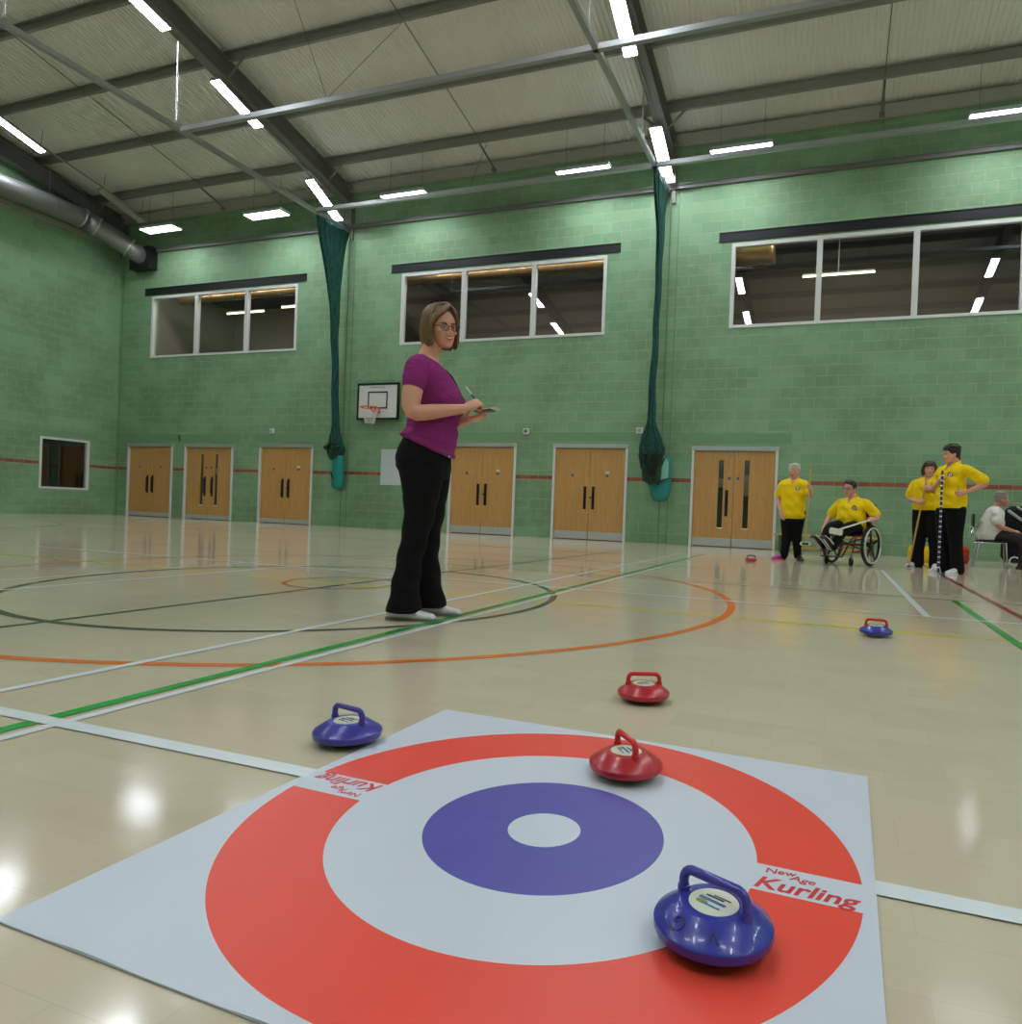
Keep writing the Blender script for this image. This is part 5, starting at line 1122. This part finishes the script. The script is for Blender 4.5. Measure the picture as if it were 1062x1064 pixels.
PM = person('dark-haired man in a yellow polo shirt seated in the wheelchair', pos3, yaw3,
 [(.50, -.18, .13, .19), (.58, -.18, .19, .215), (.68, -.17, .20, .215), (.78, -.155, .18, .205), (.87, -.145, .155, .205), (.94, -.13, .12, .20), (.99, -.11, .075, .16), (1.02, -.09, .04, .10)],
 [dict(s=(-.03, -.20, .935), e=(.04, -.34, .70), w=(.22, -.33, .54), d=(.6, .1, -.75), n=(.5, -.75, .4), side=-1, curl=(30, 35, 20), sl=.72, r=1.05), dict(s=(-.03, .20, .935), e=(-.04, .37, .73), w=(.06, .385, .70), d=(.6, -.5, -.1), n=(.5, .5, .7), side=1, curl=(65, 75, 45), sl=.8, r=1.05)],
 head_frame((.03, -.03, 1.145), -6, -6, -8), 1.03, H_man, HD, SKIN2, M['yellow'],
 [dict(p=[(-.05, -.10, .56), (.2, -.12, .57), (.43, -.13, .55), (.56, -.12, .42), (.66, -.11, .27)], r=[.10, .098, .08, .065, .05], hem=(.65, -.11, .285), hr=.062), dict(p=[(-.05, .10, .56), (.2, .12, .57), (.43, .13, .55), (.58, .10, .42), (.68, .06, .27)], r=[.10, .098, .08, .065, .05], hem=(.67, .065, .285), hr=.062)], M['trouser'], [],
 trtop=[(.48, -.18, .12, .17), (.56, -.17, .14, .18), (.62, -.15, .12, .17)], smile=.1, neckr=.062, jaw=1.12, wide=1.2)
specs(PM, head_frame((.03, -.03, 1.145), -6, -6, -8), 1.03, M['dark'])
for s, hp in ((-1, (.66, -.11, .215)), (1, (.70, .05, .215))):
    bm = bmesh.new(); shoe(bm, (0, 0, 0), 0, .28, .05, .085); so = blob('shoe', bm, .009, M['black'], PM, 1); so.location = hp; so.rotation_euler = (0, R_(-48), R_(-26+s*4))
    bm = bmesh.new(); sole(bm, (-.004, 0, -.006), 0, .285, .052, 0, .02); obj('sole', bm, M['black'], so)
    bm = bmesh.new()
    for yy in (-.027, .027): box(bm, .03, .25-abs(yy)*.6, yy-.011, yy+.011, -.009, -.005)
    obj('white_tread', bm, M['shoew'], so)
    bm = bmesh.new()
    for yy in (-.028, .028): tube(bm, [(.05, yy*1.45, .072), (.12, yy*1.25, .072), (.2, yy*1.1, .055), (.245, yy*.6, .045)], .011, 8, round_=True)
    tube(bm, [(.09, 0, .088), (.15, 0, .076), (.21, 0, .055)], .010, 8, round_=True); obj('white_stripes', bm, M['shoew'], so, 'all')
bm = bmesh.new(); tube(bm, [(.040, .384, .703), (.056, .384, .701)], .036, 14); obj('wristband', bm, mat('purple_band', (84, 60, 150), .5), PM, 'all')
a = q3@V3((.125, .345, .685)); b = q3@V3((.72, .125, .515))
t = thing('pusher_stick', 'cream stick with a white block end held by the man in the wheelchair', 'pusher stick', b)
bm = bmesh.new(); v = a-b; tube(bm, [v*-.04, v*1.12], .0125, 10, round_=True); obj('shaft', bm, M['cream'], t, 'all')
bm = bmesh.new(); box(bm, -.09, .09, -.035, .035, -.06, .03, bev=.012); o = obj('pusher_head', bm, M['headw'], t); o.rotation_euler = (0, R_(8), R_(-12))

# ---- seated woman in white and her chair
pos6 = V3((2.42, 12.75, 0)); yaw6 = -6
C = thing('stacking_chair', 'stacking chair with thin metal legs under the woman in white', 'chair', pos6, R_(yaw6))
bm = bmesh.new(); box(bm, -.22, .22, -.21, .21, .41, .435, bev=.01); obj('seat', bm, M['black'], C); bm = bmesh.new(); box(bm, -.27, -.245, -.20, .20, .62, .86, bev=.01); obj('backrest', bm, M['black'], C)
bm = bmesh.new()
for s in (-1, 1): tube(bm, [(.20, s*.20, .40), (-.24, s*.20, .40), (-.27, s*.20, .64)], .0125, 8)
obj('back_frame', bm, M['chrome'], C, 'all')
for sx, ex in ((.2, .23), (-.16, -.24)):
    for s in (-1, 1): bm = bmesh.new(); tube(bm, [(sx, s*.20, .405), (ex, s*.22, .006)], .0125, 8); obj('leg', bm, M['alu'], C, 'all')
person('grey-haired woman in a white t-shirt sitting at the right edge', pos6, yaw6,
 [(.44, -.20, .12, .18), (.52, -.215, .17, .205), (.62, -.20, .19, .205), (.72, -.17, .185, .195), (.82, -.13, .185, .19), (.90, -.085, .17, .185), (.955, -.045, .14, .15), (.985, -.01, .11, .09)],
 [dict(s=(.045, -.185, .895), e=(.08, -.25, .66), w=(.30, -.14, .60), d=(.85, .45, -.15), n=(.0, -.5, .85), side=-1, curl=(25, 35, 25), sl=.62), dict(s=(.045, .185, .895), e=(.10, .25, .66), w=(.31, .05, .60), d=(.85, -.45, -.15), n=(.0, .4, .9), side=1, curl=(25, 35, 25), sl=.62)],
 head_frame((.135, 0, 1.095), 6, 0, 0), 1.02, lambda b, h, s: H_short(b, h, s, 1.04), HG, SKIN3, M['whitetee'],
 [dict(p=[(-.06, -.09, .52), (.2, -.10, .52), (.44, -.11, .50), (.46, -.11, .3), (.44, -.11, .07)], r=[.095, .095, .078, .065, .06], hem=(.44, -.11, .08), hr=.066), dict(p=[(-.06, .09, .52), (.2, .10, .52), (.44, .11, .50), (.50, .11, .3), (.50, .12, .07)], r=[.095, .095, .078, .065, .06], hem=(.50, .12, .08), hr=.066)], M['greytr'],
 [((.36, -.11, 0), -4, .26, mat('brown_shoe', (64, 52, 48), .5), M['black']), ((.42, .12, 0), 4, .26, mat('brown_shoe', (64, 52, 48), .5), M['black'])], trtop=[(.44, -.20, .13, .18), (.52, -.2, .14, .19), (.58, -.18, .12, .18)], smile=.3, polo=False, badge=False)

# ---- bench
B = thing('gym_bench', 'low pine gym bench against the wall behind the wheelchair', 'bench', (-.12, 14.35, 0))
bm = bmesh.new(); box(bm, -.98, .98, -.13, .13, .325, .36, bev=.008); obj('seat', bm, M['bench'], B); bm = bmesh.new(); box(bm, -.9, .9, -.03, .03, .07, .12, bev=.006); obj('lower_beam', bm, M['bench'], B)
for x in (-.85, 0, .85): bm = bmesh.new(); box(bm, x-.03, x+.03, -.11, .11, .0, .05, bev=.005); box(bm, x-.03, x+.03, -.09, .09, .05, .325); obj('support', bm, mat('bench_support', (70, 86, 62), .5) if x == -.85 else bpy.data.materials['bench_support'], B)
# ---- bags
def bag(name, label, loc, rz, st, m, extra):
    t = thing(name, label, 'bag', loc, rz); bm = bmesh.new(); loft(bm, st, 24); blob('body', bm, .012, m, t, 2); extra(t); return t
def ex1(t):
    for s in (-1, 1): bm = bmesh.new(); tube(bm, [(-.16, s*.06, .26), (-.1, s*.05, .36), (0, s*.04, .38), (.1, s*.05, .36), (.16, s*.06, .26)], .012, 8); obj('handle', bm, M['black'], t, 'all')
    bm = bmesh.new(); tube(bm, [(-.15, 0, .262), (.15, 0, .262)], .03, 8, round_=True); obj('black_top', bm, M['black'], t, 'all')
M['bagyellow'] = fabric('yellow_bag_cloth', (226, 186, 30)); M['bagblack'] = fabric('black_bag_cloth', (26, 25, 28)); M['bagred'] = fabric('red_bag_cloth', (196, 70, 52))
p = floor_at(966, 588); bag('holdall', 'yellow and black holdall on the floor behind the wooden stick', (1.50, 13.2, 0), 0, [(.0, -.22, .22, .11), (.05, -.25, .25, .13), (.2, -.25, .25, .12), (.28, -.22, .22, .07)], M['bagyellow'], ex1)
bag('holdall', 'small red holdall between the tall player and the metal chair legs', (2.16, 13.6, 0), 0, [(0, -.09, .09, .08), (.05, -.11, .11, .10), (.24, -.11, .11, .09), (.30, -.08, .08, .05)], M['bagred'], lambda t: None)
def ex2(t):
    bm = bmesh.new(); tube(bm, [(-.36, -.20, .93), (-.2, -.23, .80), (.0, -.25, .68), (.2, -.25, .60)], .026, 8, round_=True); obj('silver_edge', bm, M['alu'], t, 'all')
    bm = bmesh.new(); tube(bm, [(-.24, -.22, 1.0), (.0, -.25, .84), (.25, -.25, .68)], .016, 8, round_=True); obj('silver_edge', bm, M['white'], t, 'all')
    bm = bmesh.new(); tube(bm, [(-.45, -.25, .66), (-.2, -.28, .45)], .022, 8, round_=True); obj('pale_strap', bm, M['offwhite'], t, 'all')
    for x in (-.26, .26):
        bm = bmesh.new(); tube(bm, [(x+.075*math.cos(a*PI/10), -.27, .088+.075*math.sin(a*PI/10)) for a in range(20)], .013, 8, closed=True); w_ = obj('wheel', bm, M['white'], t, 'all'); bm = bmesh.new(); tube(bm, [(x, -.285, .088), (x, -.255, .088)], .03, 12); tube(bm, [(x, -.27, .088), (x, -.2, .2)], .012, 6); obj('hub', bm, M['black'], w_, 'all')
bag('equipment_bag', 'bulky black wheeled equipment bag with silver edges at the right edge', (3.15, 13.55, 0), 0, [(.06, -.34, .4, .2), (.15, -.42, .45, .24), (.4, -.42, .45, .24), (.6, -.36, .45, .24), (.8, -.40, .45, .22), (.95, -.38, .2, .18), (1.02, -.3, .0, .1)], M['bagblack'], ex2)
